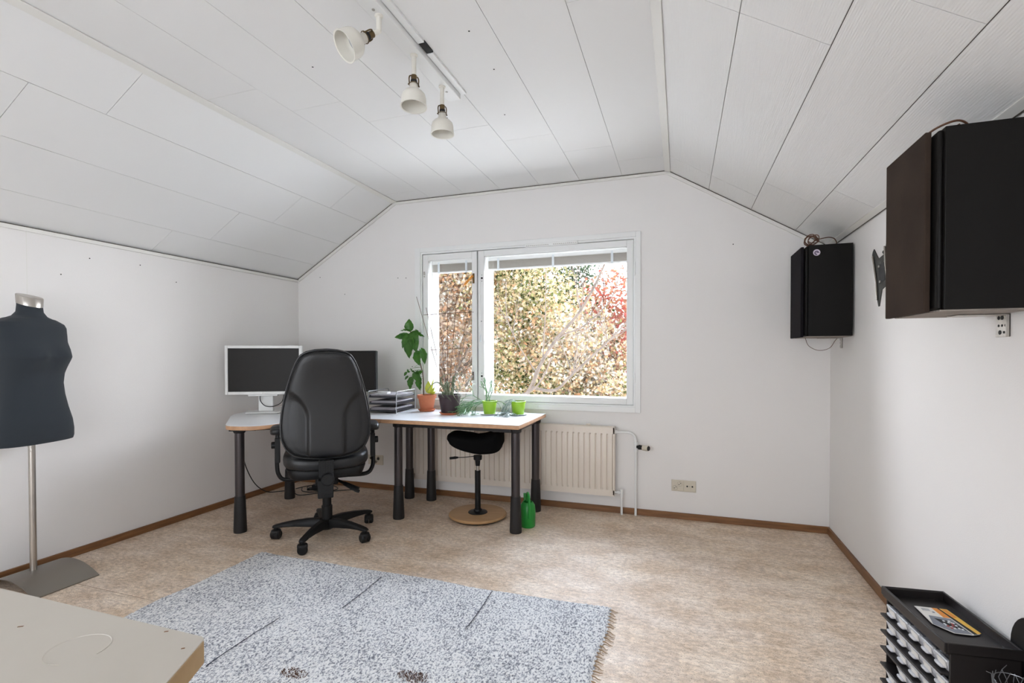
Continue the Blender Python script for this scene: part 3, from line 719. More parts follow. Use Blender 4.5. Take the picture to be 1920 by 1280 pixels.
blade([(-1.66, 3.45, .88), (-1.63, 3.42, 1.03), (-1.58, 3.40, 1.0), (-1.545, 3.38, .90), (-1.53, 3.37, .86)], .005)
blade([(-1.66, 3.44, .88), (-1.60, 3.40, 1.045), (-1.50, 3.39, 1.04), (-1.42, 3.36, .95)], .004)
for k in range(26):
    a = rnd.uniform(0, 2 * pi); r = rnd.uniform(.05, .14); hgt = rnd.uniform(.03, .13); c0 = (LB[0] + .03 * cos(a), LB[1] + .03 * sin(a), .875)
    a2 = a + rnd.uniform(-1.2, 1.2)
    blade([c0, (LB[0] + r * .55 * cos(a), LB[1] + r * .5 * sin(a), .875 + hgt), (LB[0] + r * cos(a2), LB[1] + r * .8 * sin(a2), .885 + hgt * rnd.uniform(.1, .7)), (LB[0] + r * 1.1 * cos(a2 + .3), LB[1] + r * .9 * sin(a2 + .3), .87 + hgt * rnd.uniform(-.6, .3))], rnd.uniform(.003, .0055))
obj('foliage', b, M_leaf_s, t, smooth=60)
# trellis stuck into the brown pot
LT = (-1.70, 3.47, .86)
t = thing('plant_trellis', 'thin fan-shaped wire trellis standing in the brown pot before the window', 'trellis', LT)
b = MB()
base = V((-1.70, 3.47, .862))
for top in ((-1.99, 3.50, 1.66), (-1.90, 3.49, 1.57), (-1.79, 3.48, 1.60), (-1.708, 3.48, 1.64), (-1.63, 3.48, 1.64), (-1.50, 3.49, 1.68)):
    tv = V(top); mid = base.lerp(tv, .1); mid.x = base.x + (tv.x - base.x) * .16
    b.tube(sub([base + V(((tv.x - base.x) * .12, 0, 0)), mid, tv], LT), .0021, n=6)
b.tube(sub([(-1.915, 3.482, 1.512), (-1.70, 3.474, 1.517), (-1.489, 3.482, 1.522)], LT), .0021, n=6)
b.tube(sub([(-1.87, 3.482, 1.235), (-1.70, 3.474, 1.240), (-1.535, 3.482, 1.250)], LT), .0021, n=6)
obj('wires', b, M_wire, t)

def twiggy(mb, p, d, L, r, depth, droop, spread, rg):
    if depth == 0 or L < .006: return
    pts = [V(p)]; q = V(p); dd = V(d).normalized(); n = 4
    for i in range(n):
        dd = (dd + V((rg.uniform(-.2, .2), rg.uniform(-.2, .2), rg.uniform(-.15, .15) - droop))).normalized()
        q = q + dd * L / n
        if q.z < TZ + .006: q.z = TZ + .006 + rg.uniform(0, .004)
        pts.append(q.copy())
    mb.tube(pts, r, n=5)
    for k in range(rg.choice((2, 2, 3))):
        e = (dd + V((rg.uniform(-1, 1), rg.uniform(-1, 1), rg.uniform(-1, 1))) * spread).normalized()
        twiggy(mb, pts[-1] if k < 2 else pts[-2], e, L * rg.uniform(.55, .85), r * .85, depth - 1, droop, spread, rg)
potprof = [(.001, 0), (.042, 0), (.044, .004), (.054, .088), (.058, .090), (.060, .100), (.055, .101), (.050, .09)]
for nm, x, y, lab, sl in (('potted_plant', -1.377, 3.525, 'lime green pot with a sprawling thin-stemmed green plant, beside the brown pot', 'pale saucer under the lime green pot next to the brown pot'),
                      ('potted_plant', -1.162, 3.57, 'lime green pot with a drooping silvery plant near the right end of the desk', 'pale saucer under the lime green pot with the drooping silvery plant')):
    saucer(sl, (x, y, TZ), .074, .010, M_china)
    Lq = (x, y, TZ + .0045)
    t = pot(nm, lab, 'potted plant', Lq, potprof, M_lime, .052, .092)
    b = MB(); rg = random.Random(3 if x < -1.3 else 5)
    if x < -1.3:
        for k in range(7): twiggy(b, (x - .01 + rg.uniform(-.02, .02), y, .832), (rg.uniform(-.2, .2), rg.uniform(-.2, .1), 1), .085, .0026, 3, 0, .35, rg)
        for k in range(13): twiggy(b, (x - .02, y - .01, .832), (-1, rg.uniform(-.6, .0), rg.uniform(.0, .5)), rg.uniform(.085, .13), .0028, 4, .10, .55, rg)
        for k in range(2): twiggy(b, (x + .02, y - .01, .832), (1, -.3, .5), .07, .002, 2, .2, .3, rg)
    else:
        for k in range(9): twiggy(b, (x - .01 + rg.uniform(-.02, .02), y - .01, .832), (-.8, rg.uniform(-.7, .1), .7), rg.uniform(.06, .085), .0030, 4, .30, .5, rg)
        for k in range(5): b_ = [(x - .01, y - .03, .835), (x - .02, y - .06, .86), (x - .035, y - .09, .82), (x - .045 + k * .004, y - .10, .77)]; b.tube(smooth_path(b_, 5), .0022, n=5)
        for k in range(12): twiggy(b, (x - .045, y - .10, .772), (rg.uniform(-1, 1), rg.uniform(-1, .1), -.1), rg.uniform(.03, .05), .0028, 3, .1, .6, rg)
    for i in range(len(b.v)): b.v[i] = tuple(V(b.v[i]) - V(Lq))
    obj('foliage', b, M_leaf_r if x < -1.3 else M_leaf_g, t, smooth=60)
# small cream bag between the pots
Lq = (-1.79, 3.62, TZ)
t = thing('cloth_pouch', 'small crumpled cream pouch standing between the terracotta and brown pots', 'pouch', Lq)
obj('pouch', MB().grid(24, 9, lambda u, v: V(((.045 * (1 - v) ** .7 + .003) * cos(2 * pi * u) * (1 + .14 * sin(10 * pi * u)), (.03 * (1 - v) ** .7 + .003) * sin(2 * pi * u), .10 * v)), closeu=True), M_cloth, t)

# ================================================================== OFFICE CHAIR
def office_chair():
    L = (-2.22, 2.712, 0)
    t = thing('office_chair', 'black leather office chair with high back seen from behind on five castors', 'chair', L, R(39.4))
    # outline: half width by height
    out = [(.545, .0), (.553, .10), (.566, .165), (.585, .205), (.62, .237), (.68, .262), (.75, .268), (.84, .262), (.93, .246), (1.02, .225), (1.10, .200), (1.16, .176), (1.20, .150), (1.222, .115), (1.235, .06), (1.238, 0)]
    zs = [a for a, _ in out]; ws = [w_ for _, w_ in out]
    hw = lambda z: float(np.interp(z, zs, ws))
    def shell(zmid, sc, y0, th_b, th_f, crease=False, nu=41, nv=41, e=3.0):
        b = MB(); z0, z1 = out[0][0], out[-1][0]
        zc = (z0 + z1) / 2
        for side, th in ((-1, th_b), (1, th_f)):
            def f(u, v):
                k = -cos(pi * u); tv = (1 - cos(pi * v)) / 2
                z = z0 + (z1 - z0) * tv; w_ = hw(z) * sc
                x = k * w_; zz = zc + (z - zc) * sc
                edge = max(0, 1 - abs(k) ** e) ** .5 * max(0, 1 - abs(2 * tv - 1) ** (e * 3)) ** .5
                d = th * edge
                yy = y0 + side * d
                # gentle S-curve of the back
                yy += -.05 * ((zz - .85) / .4) ** 2 * (1 if zz > .85 else .3)
                if crease and side < 0:
                    c = .095 + (0 if zz < .80 else ((zz - .80) / .21) ** 2.2 * .16)
                    s = (abs(x) - c) / .022; s = max(0, min(1, s)); s = s * s * (3 - 2 * s)
                    fade = max(0, min(1, (1.02 - zz) / .10))
                    yy += .016 * s * fade * min(1, edge * 1.3)
                return V((x, yy, zz))
            b.grid(nu, nv, f)
        return b
    t_b = obj('backrest', shell(0, 1.0, -.185, .030, .060), M_leather, t, smooth=60)
    obj('back_shell', shell(0, .955, -.205, .034, .01, True, 81, 81, 5), M_leather, t, smooth=70)
    ol = []
    for sgn in (1, -1):
        seq = list(zip(zs, ws)) if sgn > 0 else list(zip(zs, ws))[::-1]
        for z, w_ in seq:
            zc = (zs[0] + zs[-1]) / 2
            zz = zc + (z - zc) * .975; ol.append((sgn * w_ * .975, -.212 - .05 * ((zz - .85) / .4) ** 2 * (1 if zz > .85 else .3), zz))
    obj('piping', MB().tube(smooth_path(ol, 3, True), .005, n=6, closed=True), M_leather, t)
    # seat
    obj('seat_cushion', MB().sell((0, .06, .505), (.262, .25, .062), .55, .45, 48, 21, lambda p: (p.x, p.y, p.z + .25 * (p.x / .26) ** 2 * .1)), M_leather, t, smooth=60)
    obj('seat_pan', MB().sell((0, .05, .447), (.235, .225, .036), .18, .4, 48, 13, lambda p: (p.x * (1 + p.z * 1.6), p.y, p.z)), M_plast_b, t, smooth=60)
    # spine bracket behind the seat
    s = obj('back_support', MB().box(-.047, .040, -.275, -.225, .445, .552).box(-.053, .038, -.285, -.215, .322, .432).box(-.03, .03, -.26, -.02, .35, .41), M_plast_b, t, bevel=.006)
    obj('height_knob', MB().cyl((.004, -.30, .437), (.004, -.27, .437), .036, .040, n=28), M_plast_b, s, bevel=.004)
    b = MB()
    for k in range(9): b.box(-.043 + k * .0096, -.040 + k * .0096, -.279, -.274, .455, .548)
    obj('ribs', b, M_leather, s); b = MB()
    for k in range(10): b.box(-.050 + k * .0092, -.047 + k * .0092, -.289, -.284, .326, .345)
    obj('ribs', b, M_leather, s)
    obj('underframe', MB().box(-.07, .07, -.10, .12, .355, .405), M_plast_b, t, bevel=.01)
    for k, (a, z) in enumerate(((.0, .335), (.5, .325))):
        obj('lever', MB().tube(smooth_path([(.06, -.03 - k * .03, .375), (.11, -.06 - k * .03, .352), (.175, -.09 - k * .035, z - .01), (.20, -.10 - k * .035, z - .018)]), [.007] * 6 + [.012] * 12 + [.006], n=8, flat=.5), M_plast_b, t)
    obj('gas_lift', MB().lathe([(.001, .36), (.028, .36), (.028, .20), (.034, .20), (.034, .085), (.001, .085)], 24), M_plast_b, t)
    # armrests
    for sx in (-1, 1):
        x = sx * .298
        a = obj('armrest', MB().sell((x, .075, .710), (.042, .125, .026), .5, .5, 32, 13), M_leather, t, smooth=60)
        obj('arm_post', MB().tube(smooth_path([(x, .04, .70), (x + sx * .002, .03, .60), (x + sx * .004, .03, .50), (x - sx * .005, .03, .425), (x - sx * .045, .03, .385), (x - sx * .16, .02, .385)], 6), [.011] * 31, n=10, flat=1.4).box(x - .015, x + .015, .008, .055, .50, .66), M_plast_b, a, bevel=.003)
        obj('arm_knob', MB().cyl((x + sx * .010, .03, .615), (x + sx * .036, .03, .615), .022), M_plast_b, a, bevel=.003)
    # star base
    obj('hub', MB().lathe([(.001, .115), (.045, .112), (.058, .095), (.055, .06), (.035, .045), (.001, .045)], 28), M_plast_b, t)
    a0 = math.degrees(math.atan2(-.318, .073)) - 39.4
    for k in range(5):
        a = R(a0 + 72 * k); d = V((cos(a), sin(a), 0)); s = V((-sin(a), cos(a), 0)); rl = .315
        prof = [(.04, .118, .036, .055), (.12, .120, .032, .048), (.20, .114, .027, .036), (.27, .104, .023, .026), (.315, .095, .022, .022), (.336, .088, .015, .014)]
        b = MB(); vs = []
        for r_, zt, w_, hh in prof:
            for cx, cz in ((-1, -1), (-1.0, .3), (-.6, 1), (.6, 1), (1.0, .3), (1, -1)):
                vs.append(d * r_ + s * w_ * cx * .9 + V((0, 0, zt - hh / 2 + hh / 2 * cz)))
        n = 6; b.add(vs, [(i * n + j, i * n + (j + 1) % n, (i + 1) * n + (j + 1) % n, (i + 1) * n + j) for i in range(5) for j in range(n)] + [tuple(range(n)), tuple(range(5 * n, 6 * n))])
        lg = obj('base_arm', b, M_plast_b, t, bevel=.003)
        ca = a + (.5, 1.2, -.6, .9, -.3)[k]; e = V((cos(ca), sin(ca), 0)); c = d * rl
        b = MB().cyl(c + V((0, 0, .035)), c + V((0, 0, .085)), .013)
        for q in (-1, 1): b.cyl(c + e * q * .002 + V((0, 0, .030)), c + e * q * .022 + V((0, 0, .030)), .030, .030, n=28).cyl(c + e * q * .022 + V((0, 0, .030)), c + e * q * .030 + V((0, 0, .030)), .030, .022, n=28)
        b.sell(c + V((0, 0, .046)), (.031, .031, .019), .6, .8, 20, 9)
        obj('castor', b, M_plast_b, lg, smooth=40)
office_chair()

# ================================================================== SADDLE STOOL
def stool():
    L = (-1.412, 3.372, 0)
    t = thing('saddle_stool', 'black saddle stool on a round birch base under the desk', 'stool', L, R(12))
    obj('base_disc', MB().lathe([(.001, .006), (.19, .006), (.212, .018), (.214, .026), (.206, .034), (.001, .037)], 56), M_wood, t)
    obj('rubber_ring', MB().lathe([(.14, .0), (.185, .0), (.195, .008), (.14, .008)], 48), M_dark, t)
    obj('base_flange', MB().lathe([(.001, .060), (.028, .060), (.032, .047), (.070, .040), (.072, .036), (.001, .036)], 32), M_plast_b, t)
    obj('column', MB().lathe([(.001, .345), (.021, .345), (.021, .05), (.001, .05)], 24), M_plast_b, t)
    obj('gas_piston', MB().lathe([(.001, .45), (.0125, .45), (.0125, .34), (.001, .34)], 20), M_steel, t)
    obj('seat_mount', MB().lathe([(.001, .455), (.032, .455), (.030, .425), (.020, .42), (.016, .38), (.001, .38)], 24), M_plast_b, t)
    def saddle(p):
        x, y, z = p; k = x / .205
        if z > 0: z = z * (1 + .1) + .030 * abs(k) ** 1.8 + .042 * max(0, k) ** 1.6 - .005
        else: z = z * (1.0 - .35 * max(0, -k)) + .012 * abs(k) + (.03 * max(0, -k) ** 2)
        if k < 0: z += .008
        return (x * (1 - .06 * (p.z < 0)), y * (1 - .15 * cos(k * pi / 2)), z)
    obj('saddle_seat', MB().sell((-.012, 0, .540), (.203, .160, .064), .42, .5, 56, 25, saddle), M_fabric_b, t, smooth=70)
    obj('lever', MB().tube([(-.01, -.03, .455), (-.09, -.06, .452), (-.14, -.075, .452)], .003, n=6).tube([(-.13, -.072, .452), (-.15, -.078, .451), (-.19, -.09, .448)], [.006, .010, .009], n=8), M_plast_b, t)
stool()

# ================================================================== WATERING CAN
def can():
    L = (-1.005, 3.300, 0)
    t = thing('watering_can', 'small green plastic watering can on the floor behind the desk leg', 'watering can', L, R(118))
    obj('body', MB().lathe([(.001, 0), (.048, 0), (.053, .008), (.055, .10), (.050, .150), (.036, .172), (.032, .172), (.044, .145), (.001, .14)], 32), M_canal, t)
    obj('handle', MB().tube(smooth_path([(.036, 0, .165), (.034, 0, .205), (.004, 0, .232), (-.04, 0, .222), (-.066, 0, .16), (-.056, 0, .075)], 6), .0085, n=10), M_canal, t)
    obj('spout', MB().tube(smooth_path([(.048, 0, .06), (.075, 0, .10), (.088, 0, .15), (.100, 0, .205)], 5), [.017] * 6 + [.013] * 5 + [.012] * 5, n=12), M_canal, t)
can()

# ================================================================== DRESS FORM
def dress_form():
    L = (-3.215, 1.672, 0)
    t = thing('dress_form', 'dark slate dress form torso on a steel pole by the left wall', 'dress form', L, R(14))
    # arched base plate, unrotated axes compensated
    q = Matrix.Rotation(-R(14), 3, 'Z')
    b = MB(); n = 24; W_ = .205; hh = .062
    for off in (0,):
        top = []; bot = []
        for i in range(n + 1):
            x = -.200 + .425 * i / n; z = hh * (1 - (abs(-1 + 2 * i / n)) ** 2.0) + .006
            top.append((x, z)); bot.append((x, z - .005))
        poly = top + bot[::-1]
        m = len(top)
        vs = [q @ V((x, y, z)) for y in (-.145, .145) for x, z in poly]
        k = len(poly)
        fs = [(i, (i + 1) % k, k + (i + 1) % k, k + i) for i in range(k)]
        fs += [(i, i + 1, k - 2 - i, k - 1 - i) for i in range(m - 1)] + [(k + i, k + i + 1, 2 * k - 2 - i, 2 * k - 1 - i) for i in range(m - 1)]
        b.add(vs, fs)
    obj('base_plate', b, M_steel_d, t, smooth=25)
    ofs = q @ V((-.011, -.022, 0))
    obj('pole', MB().cyl(ofs + V((0, 0, .064)), ofs + V((0, 0, .80)), .0145, n=24), M_steel, t)
    # torso rings: z, half width (y), depth front (x+), depth back
    rings = [(.742, .190, .105, .115), (.76, .193, .112, .125), (.80, .190, .117, .132), (.85, .180, .118, .125), (.92, .160, .108, .105), (.99, .146, .098, .092), (1.05, .140, .094, .088), (1.10, .144, .100, .090),
             (1.15, .152, .120, .095), (1.19, .160, .136, .102), (1.23, .160, .130, .106), (1.27, .158, .112, .108), (1.31, .164, .098, .104), (1.345, .168, .086, .094), (1.365, .160, .076, .083), (1.385, .122, .064, .070), (1.402, .078, .054, .058), (1.425, .056, .050, .051), (1.455, .0515, .050, .050), (1.472, .051, .050, .050)]
    def f(u, v):
        i = v * (len(rings) - 1); a = int(min(i, len(rings) - 2)); k = i - a
        z, w_, df, db = [rings[a][j] * (1 - k) + rings[a + 1][j] * k for j in range(4)]
        ph = 2 * pi * u; c, s = cos(ph), sin(ph); e = .8 if z < 1.39 else 1.0
        x = math.copysign(abs(c) ** e, c) * (df if c > 0 else db); y = math.copysign(abs(s) ** e, s) * w_
        if c > 0 and 1.10 < z < 1.28:
            g = math.exp(-((z - 1.185) / .045) ** 2) * math.exp(-((abs(y) - .072) / .055) ** 2); x += .020 * g
            x -= .008 * math.exp(-((z - 1.19) / .05) ** 2) * math.exp(-(y / .03) ** 2)
        if z > 1.44: z -= (x + .0) * .18 * (z - 1.44) / .032
        return V((x, y, z)) + ofs
    b = MB().grid(64, 96, f, closeu=True)
    n = 64; k = len(b.v); b.v.append((ofs.x, ofs.y, .745)); b.v.append((ofs.x, ofs.y, 1.472)); b.f += [(k, (i + 1) % n, i) for i in range(n)] + [(k + 1, 95 * n + i, 95 * n + (i + 1) % n) for i in range(n)]; b.m += [0] * 2 * n
    obj('torso', b, M_torso, t, smooth=60)
    b = MB(); vs = []
    for zz, r_ in ((1.462, .0525), (1.505, .0545), (1.508, .052), (1.508, .0)):
        for i in range(40):
            x = r_ * cos(2 * pi * i / 40); y = r_ * sin(2 * pi * i / 40); vs.append((x + ofs.x, y + ofs.y, zz - x * .30))
    b.add(vs, [(j * 40 + i, j * 40 + (i + 1) % 40, (j + 1) * 40 + (i + 1) % 40, (j + 1) * 40 + i) for j in range(3) for i in range(40)])
    obj('neck_cap', b, M_steel, t, smooth=40)
    obj('safety_pin', MB().tube(smooth_path([(.055, -.10, .742), (.058, -.098, .722), (.064, -.093, .708), (.068, -.092, .716), (.060, -.096, .738)], 4), .0013, n=5), M_zinc, t)
dress_form()

# ================================================================== SPOTLIGHT BAR
def spot_bar():
    L = (-1.10, 1.72, ZC)
    t = thing('ceiling_spotlight_bar', 'white ceiling bar with three ivory spotlights on brass brackets', 'ceiling light', L)
    obj('rail', MB().box(-.036, .034, -.62, .612, -.034, 0), M_white, t, bevel=.003)
    for y in (-.10, .52, -.5): obj('screw', MB().cyl((-.0, y, -.0365), (0, y, -.033), .006, n=12), M_zinc, t)
    for y, ax in ((-.064, V((-.46, -.64, -.62))), (.201, V((.02, -.06, -1))), (.47, V((0.0, .02, -1)))):
        s = node('spotlight', t, (0, y, -.034))
        ax = ax.normalized(); z = -ax; x = z.orthogonal().normalized(); yv = z.cross(x); R3 = Matrix((x, yv, z)).transposed()
        j = V((0, 0, -.060))
        obj('stem', MB().lathe([(.001, 0), (.0165, 0), (.0165, -.004), (.0105, -.008), (.0098, -.062), (.001, -.066)], 20).cyl(j, j + ax * .034, .0100, n=16), M_shade, s)
        o = j + ax * .030
        def tf(l): return [o + R3 @ V(p) for p in l]
        b = MB().cyl(o, o + ax * .030, .0125, n=16)
        for k in range(2):
            sg = (-1, 1)[k]
            b.tube(smooth_path(tf([(0, 0, -.004), (sg * .016, 0, -.004), (sg * .021, 0, -.016), (sg * .020, 0, -.038), (sg * .025, 0, -.045)]), 4), .0028, n=6)
        b.tube(tf([(.021 * cos(a), .021 * sin(a), -.040) for a in [2 * pi * i / 24 for i in range(24)]]), .0018, n=6, closed=True)
        obj('bracket', b, M_brass, s)
        obj('socket', MB().cyl(o + ax * .022, o + ax * .036, .014), M_dark, s)
        prof = [(.015, -.034), (.0175, -.040), (.019, -.058), (.024, -.066), (.038, -.074), (.049, -.086), (.053, -.100), (.0545, -.135), (.0575, -.137), (.0575, -.140), (.052, -.1385), (.050, -.100), (.045, -.088), (.034, -.078), (.018, -.068), (.012, -.05)]
        obj('shade', MB().lathe(prof, 40, o, R3), M_shade, s, smooth=50)
        obj('bulb', MB().lathe([(.001, -.062), (.014, -.066), (.025, -.090), (.026, -.096), (.022, -.098), (.021, -.094), (.001, -.094)], 28, o, R3), M_bulb, s)
spot_bar()
Lc = (-1.045, 1.72, ZC)
t = thing('cable_duct', 'flat white cable duct on the ceiling along the spotlight bar', 'cable duct', Lc)
obj('duct', MB().box(-.018, .012, -.62, .17, -.012, 0).box(-.018, .012, .25, .61, -.012, 0), M_white, t, bevel=.001)
obj('open_box', MB().box(-.019, .013, .17, .25, -.008, 0), M_dark, t, bevel=.001)
b = MB()
for x, y in ((-.83, 1.9), (-.83, 2.19), (-.93, 2.62), (-1.62, 1.9), (-1.25, 2.55)): b.cyl((x, y, ZC - .001), (x, y, ZC + .001), .004, n=8)
o = bpy.data.objects['ceiling']; obj('nail_hole', b, M_dark, o)

# ================================================================== SPEAKERS
def speaker(y0, z0, z1, label, near):
    L = (.81, y0 + .17, z0); h = z1 - z0
    t = thing('wall_speaker', label, 'speaker', L, 0, 'wall loudspeakers')
    X0, X1 = .700 - .81, .935 - .81; Y0, Y1 = -.17, .155
    obj('cabinet', MB().box(X0 + .012, X1, Y0, Y1, .004, h), M_spk, t, bevel=.002)
    obj('front_baffle', MB().box(X0, X0 + .014, Y0 + .012, Y1 - .006, .006, h - .004), M_spk, t, bevel=.006)
    obj('grille', MB().box(X0 - .020, X0 - .004, Y0 + .042, Y1 + .008, 0, h + (.004 if near else 0)), M_grille if near else M_grille_b, t, bevel=.003)
    obj('bottom_panel', MB().box(X0 + .004, X1 - .004, Y0 + .006, Y1 - .004, 0, .004), M_chip, t)
    if not near:
        s = obj('sticker', MB().cyl((X0 + .052, Y0 - .0012, h - .045), (X0 + .052, Y0 + .001, h - .045), .0185, n=32), M_pinkw, t)
        b = MB().tube([(X0 + .052 + .0095 * cos(a), Y0 - .0014, h - .047 + .0095 * sin(a)) for a in [R(30 + 250 * i / 14) for i in range(15)]], .0032, n=5)
        b.box(X0 + .050, X0 + .066, Y0 - .0022, Y0 - .001, h - .0475, h - .0435)
        obj('emblem', b, M_lilac, s)
    return t
speaker(1.735, 1.322, 1.846, 'large black wall speaker with brown grille in the near right foreground', True)
speaker(3.315, 1.300, 1.836, 'black wall speaker with round sticker in the far right corner', False)
def bracket(y0, y1, z0, z1, label):
    L = (XR, (y0 + y1) / 2, z0); t = thing('angle_bracket', label, 'bracket', L, 0, 'speaker wall brackets'); h = z1 - z0; w_ = (y1 - y0) / 2
    obj('plate', MB().box(-.004, 0, -w_, w_, 0, h).box(-.13, 0, -w_, w_, h - .0045, h - .001).box(-.012, 0, -w_, -w_ + .003, 0, h), M_zinc, t, bevel=.001)
    b = MB()
    for y, z, r_ in ((0, .85, .007), (.5, .85, .006), (-.5, .5, .004), (0, .5, .004), (.5, .5, .004), (.3, .2, .007), (-.3, .2, .004)): b.cyl((-.0052, y * w_, z * h), (-.003, y * w_, z * h), r_, n=12)
    obj('screw_hole', b, M_dark, t)
bracket(1.906, 1.974, 1.252, 1.322, 'zinc angle bracket under the near speaker on the right wall')
bracket(3.545, 3.585, 1.236, 1.300, 'small zinc bracket under the far corner speaker')
def wire(name, label, pts, r=.0028, m=M_wire, L=None, cat='cable'):
    L = L or tuple(pts[0]); t = thing(name, label, cat, L)
    obj('wire', MB().tube(sub(pts, L), r, n=7), m, t)
zt = 1.838
coil = [(.735 + .026 * cos(a) + .012 * sin(a * .37), 3.36 + .024 * sin(a * .9), zt + .036 + .026 * sin(a) + .004 * sin(1.7 * a)) for a in [i * .42 for i in range(76)]]
wire('speaker_wire', 'coiled brown speaker wire on top of the far corner speaker', [(.71, 3.36, zt)] + coil + smooth_path([(.77, 3.37, zt + .04), (.83, 3.39, zt + .052), (.87, 3.42, zt + .045), (.89, 3.46, zt + .012), (.90, 3.60, zt + .005)], 6))
wire('speaker_wire', 'thin brown wire looping below the far corner speaker', smooth_path([(.735, 3.50, 1.300), (.75, 3.48, 1.25), (.80, 3.47, 1.222), (.86, 3.48, 1.235), (.90, 3.52, 1.28), (.925, 3.56, 1.30)], 6), .0016)
wire('speaker_wire', 'brown wire arching over the near foreground speaker', smooth_path([(.705, 1.90, 1.846), (.72, 1.85, 1.875), (.77, 1.83, 1.893), (.81, 1.85, 1.888), (.84, 1.90, 1.866), (.90, 1.95, 1.85)], 6) + smooth_path([(.90, 1.95, 1.85), (.85, 1.93, 1.858), (.80, 1.86, 1.880), (.79, 1.85, 1.89)], 5), .0032)

# ================================================================== TV WALL MOUNT
def tv_mount():
    cy, cz = 2.745, 1.575; L = (XR, cy, cz); t = thing('tv_wall_mount', 'empty grey steel screen mount on the right wall behind the near speaker', 'wall mount', L)
    # outline in (y, z): four-armed plate
    P = [(.130, .125), (.140, .110), (.112, .045), (.085, -.03), (.078, -.09), (.052, -.150), (.040, -.150), (.010, -.075), (-.050, -.060), (-.085, -.110), (-.105, -.105), (-.115, -.05), (-.095, .02), (-.090, .10), (-.060, .165), (-.045, .160), (-.020, .088), (.055, .078), (.115, .135)]
    q = .055
    b = MB()
    outer = [(a, c) for a, c in P]
    hole = [(.05, .045), (.035, -.045), (-.03, -.035), (-.02, .05)]
    # plate as strips around the opening
    bmx = MB().prism(outer, -q, -q + .004, YZ)
    obj('screen_plate', bmx, M_tv, t, bevel=.001)
    obj('slot', MB().prism(hole, -q - .0012, -q + .0045, YZ), M_dark, t)
    b = MB()
    for y, z in ((.036, .038), (.022, -.036)): b.cyl((-q - .006, y, z), (-q + .002, y, z), .006, n=12)
    obj('bolt', b, M_zinc, t)
    obj('flange', MB().tube([(-q - .004, .118, .10), (-q - .004, .070, -.03), (-q - .004, .055, -.12)], .004, n=6).tube([(-q - .004, -.03, .12), (-q - .004, -.045, .03), (-q - .004, -.08, -.07)], .004, n=6), M_steel_d, t)
    obj('wall_rail', MB().box(-.016, 0, -.06, -.02, -.16, .235).sell((-.010, -.04, .235), (.010, .022, .03)).sell((-.010, -.04, -.165), (.010, .022, .03)), M_tv, t, bevel=.003)
    obj('swing_arm', MB().box(-q + .002, -.012, -.035, .035, -.03, .03), M_tv, t, bevel=.003)
    wire('mount_cable_loop', 'small grey cable loop at the screen mount on the right wall', smooth_path([(XR - .03, cy + .01, cz + .08), (XR - .04, cy + .045, cz + .105), (XR - .03, cy + .02, cz + .12), (XR - .02, cy - .02, cz + .115)], 6), .003, M_tv)
tv_mount()

# ================================================================== DRAWER ORGANIZER
def organizer():
    x0, x1, y0, y1, H_ = .726, .916, 1.797, 2.161, .345
    L = ((x0 + x1) / 2, (y0 + y1) / 2, 0); t = thing('drawer_organizer', 'black plastic organizer with rows of small frosted drawers by the right wall', 'drawer organizer', L, R(6))
    a, c, d, e = x0 - L[0], x1 - L[0], y0 - L[1], y1 - L[1]
    b = MB().box(a + .012, c, d, d + .006, 0, H_).box(a + .012, c, e - .006, e, 0, H_).box(c - .006, c, d, e, 0, H_ - .03).box(a + .02, c, d, e, 0, .006).box(a + .06, c - .006, d + .006, e - .006, H_ - .034, H_ - .030)
    b.box(a + .010, a + .060, d + .006, e - .006, H_ - .040, H_ - .034)
    obj('case', b, M_org, t, bevel=.002)
    b = MB().box(a - .004, a + .006, d - .003, e + .003, H_ - .026, H_ + .003).box(c - .004, c + .003, d - .003, e + .003, H_ - .028, H_ + .003).box(a + .004, c, d - .003, d + .004, H_ - .028, H_ + .003).box(a + .004, c, e - .004, e + .003, H_ - .028, H_ + .003).box(a, c, d, e, H_ - .034, H_ - .026)
    obj('tray_top', b, M_org, t, bevel=.002)
    rows, cols = 5, 5; rh = (H_ - .045) / rows; cw = (e - d - .012) / cols
    for r_ in range(rows):
        zb = .008 + r_ * rh
        obj('shelf', MB().box(a - .007, c - .006, d + .004, e - .004, zb - .002, zb + .002, rot=(0, R(1.2), 0)).box(a - .009, a - .004, d + .004, e - .004, zb - .003, zb + .004), M_org, t, bevel=.001)
        for k in range(cols):
            if r_ == 1 and k == 4: continue
            y_ = d + .006 + k * cw
            dr = obj('drawer', MB().prism([(a + .018, zb + .004), (a + .008, zb + rh - .024), (a + .010, zb + rh - .020), (a + .020, zb + rh - .022), (a + .022, zb + .008), (c - .02, zb + .006), (c - .02, zb + .003)], y_ + .003, y_ + cw - .003, XZ)
                     .box(a + .018, c - .02, y_ + .003, y_ + .005, zb + .003, zb + rh - .026).box(a + .018, c - .02, y_ + cw - .005, y_ + cw - .003, zb + .003, zb + rh - .026)
                     .sell((a + .008, y_ + cw / 2, zb + .013), (.008, cw * .28, .005), .6, .6, 16, 7), M_drawer, t, bevel=.001)
            obj('label_strip', MB().box(a + .0065, a + .0095, y_ + .008, y_ + cw * .62, zb + rh - .044, zb + rh - .024, rot=(0, -R(12), 0)), M_label, dr)
organizer()
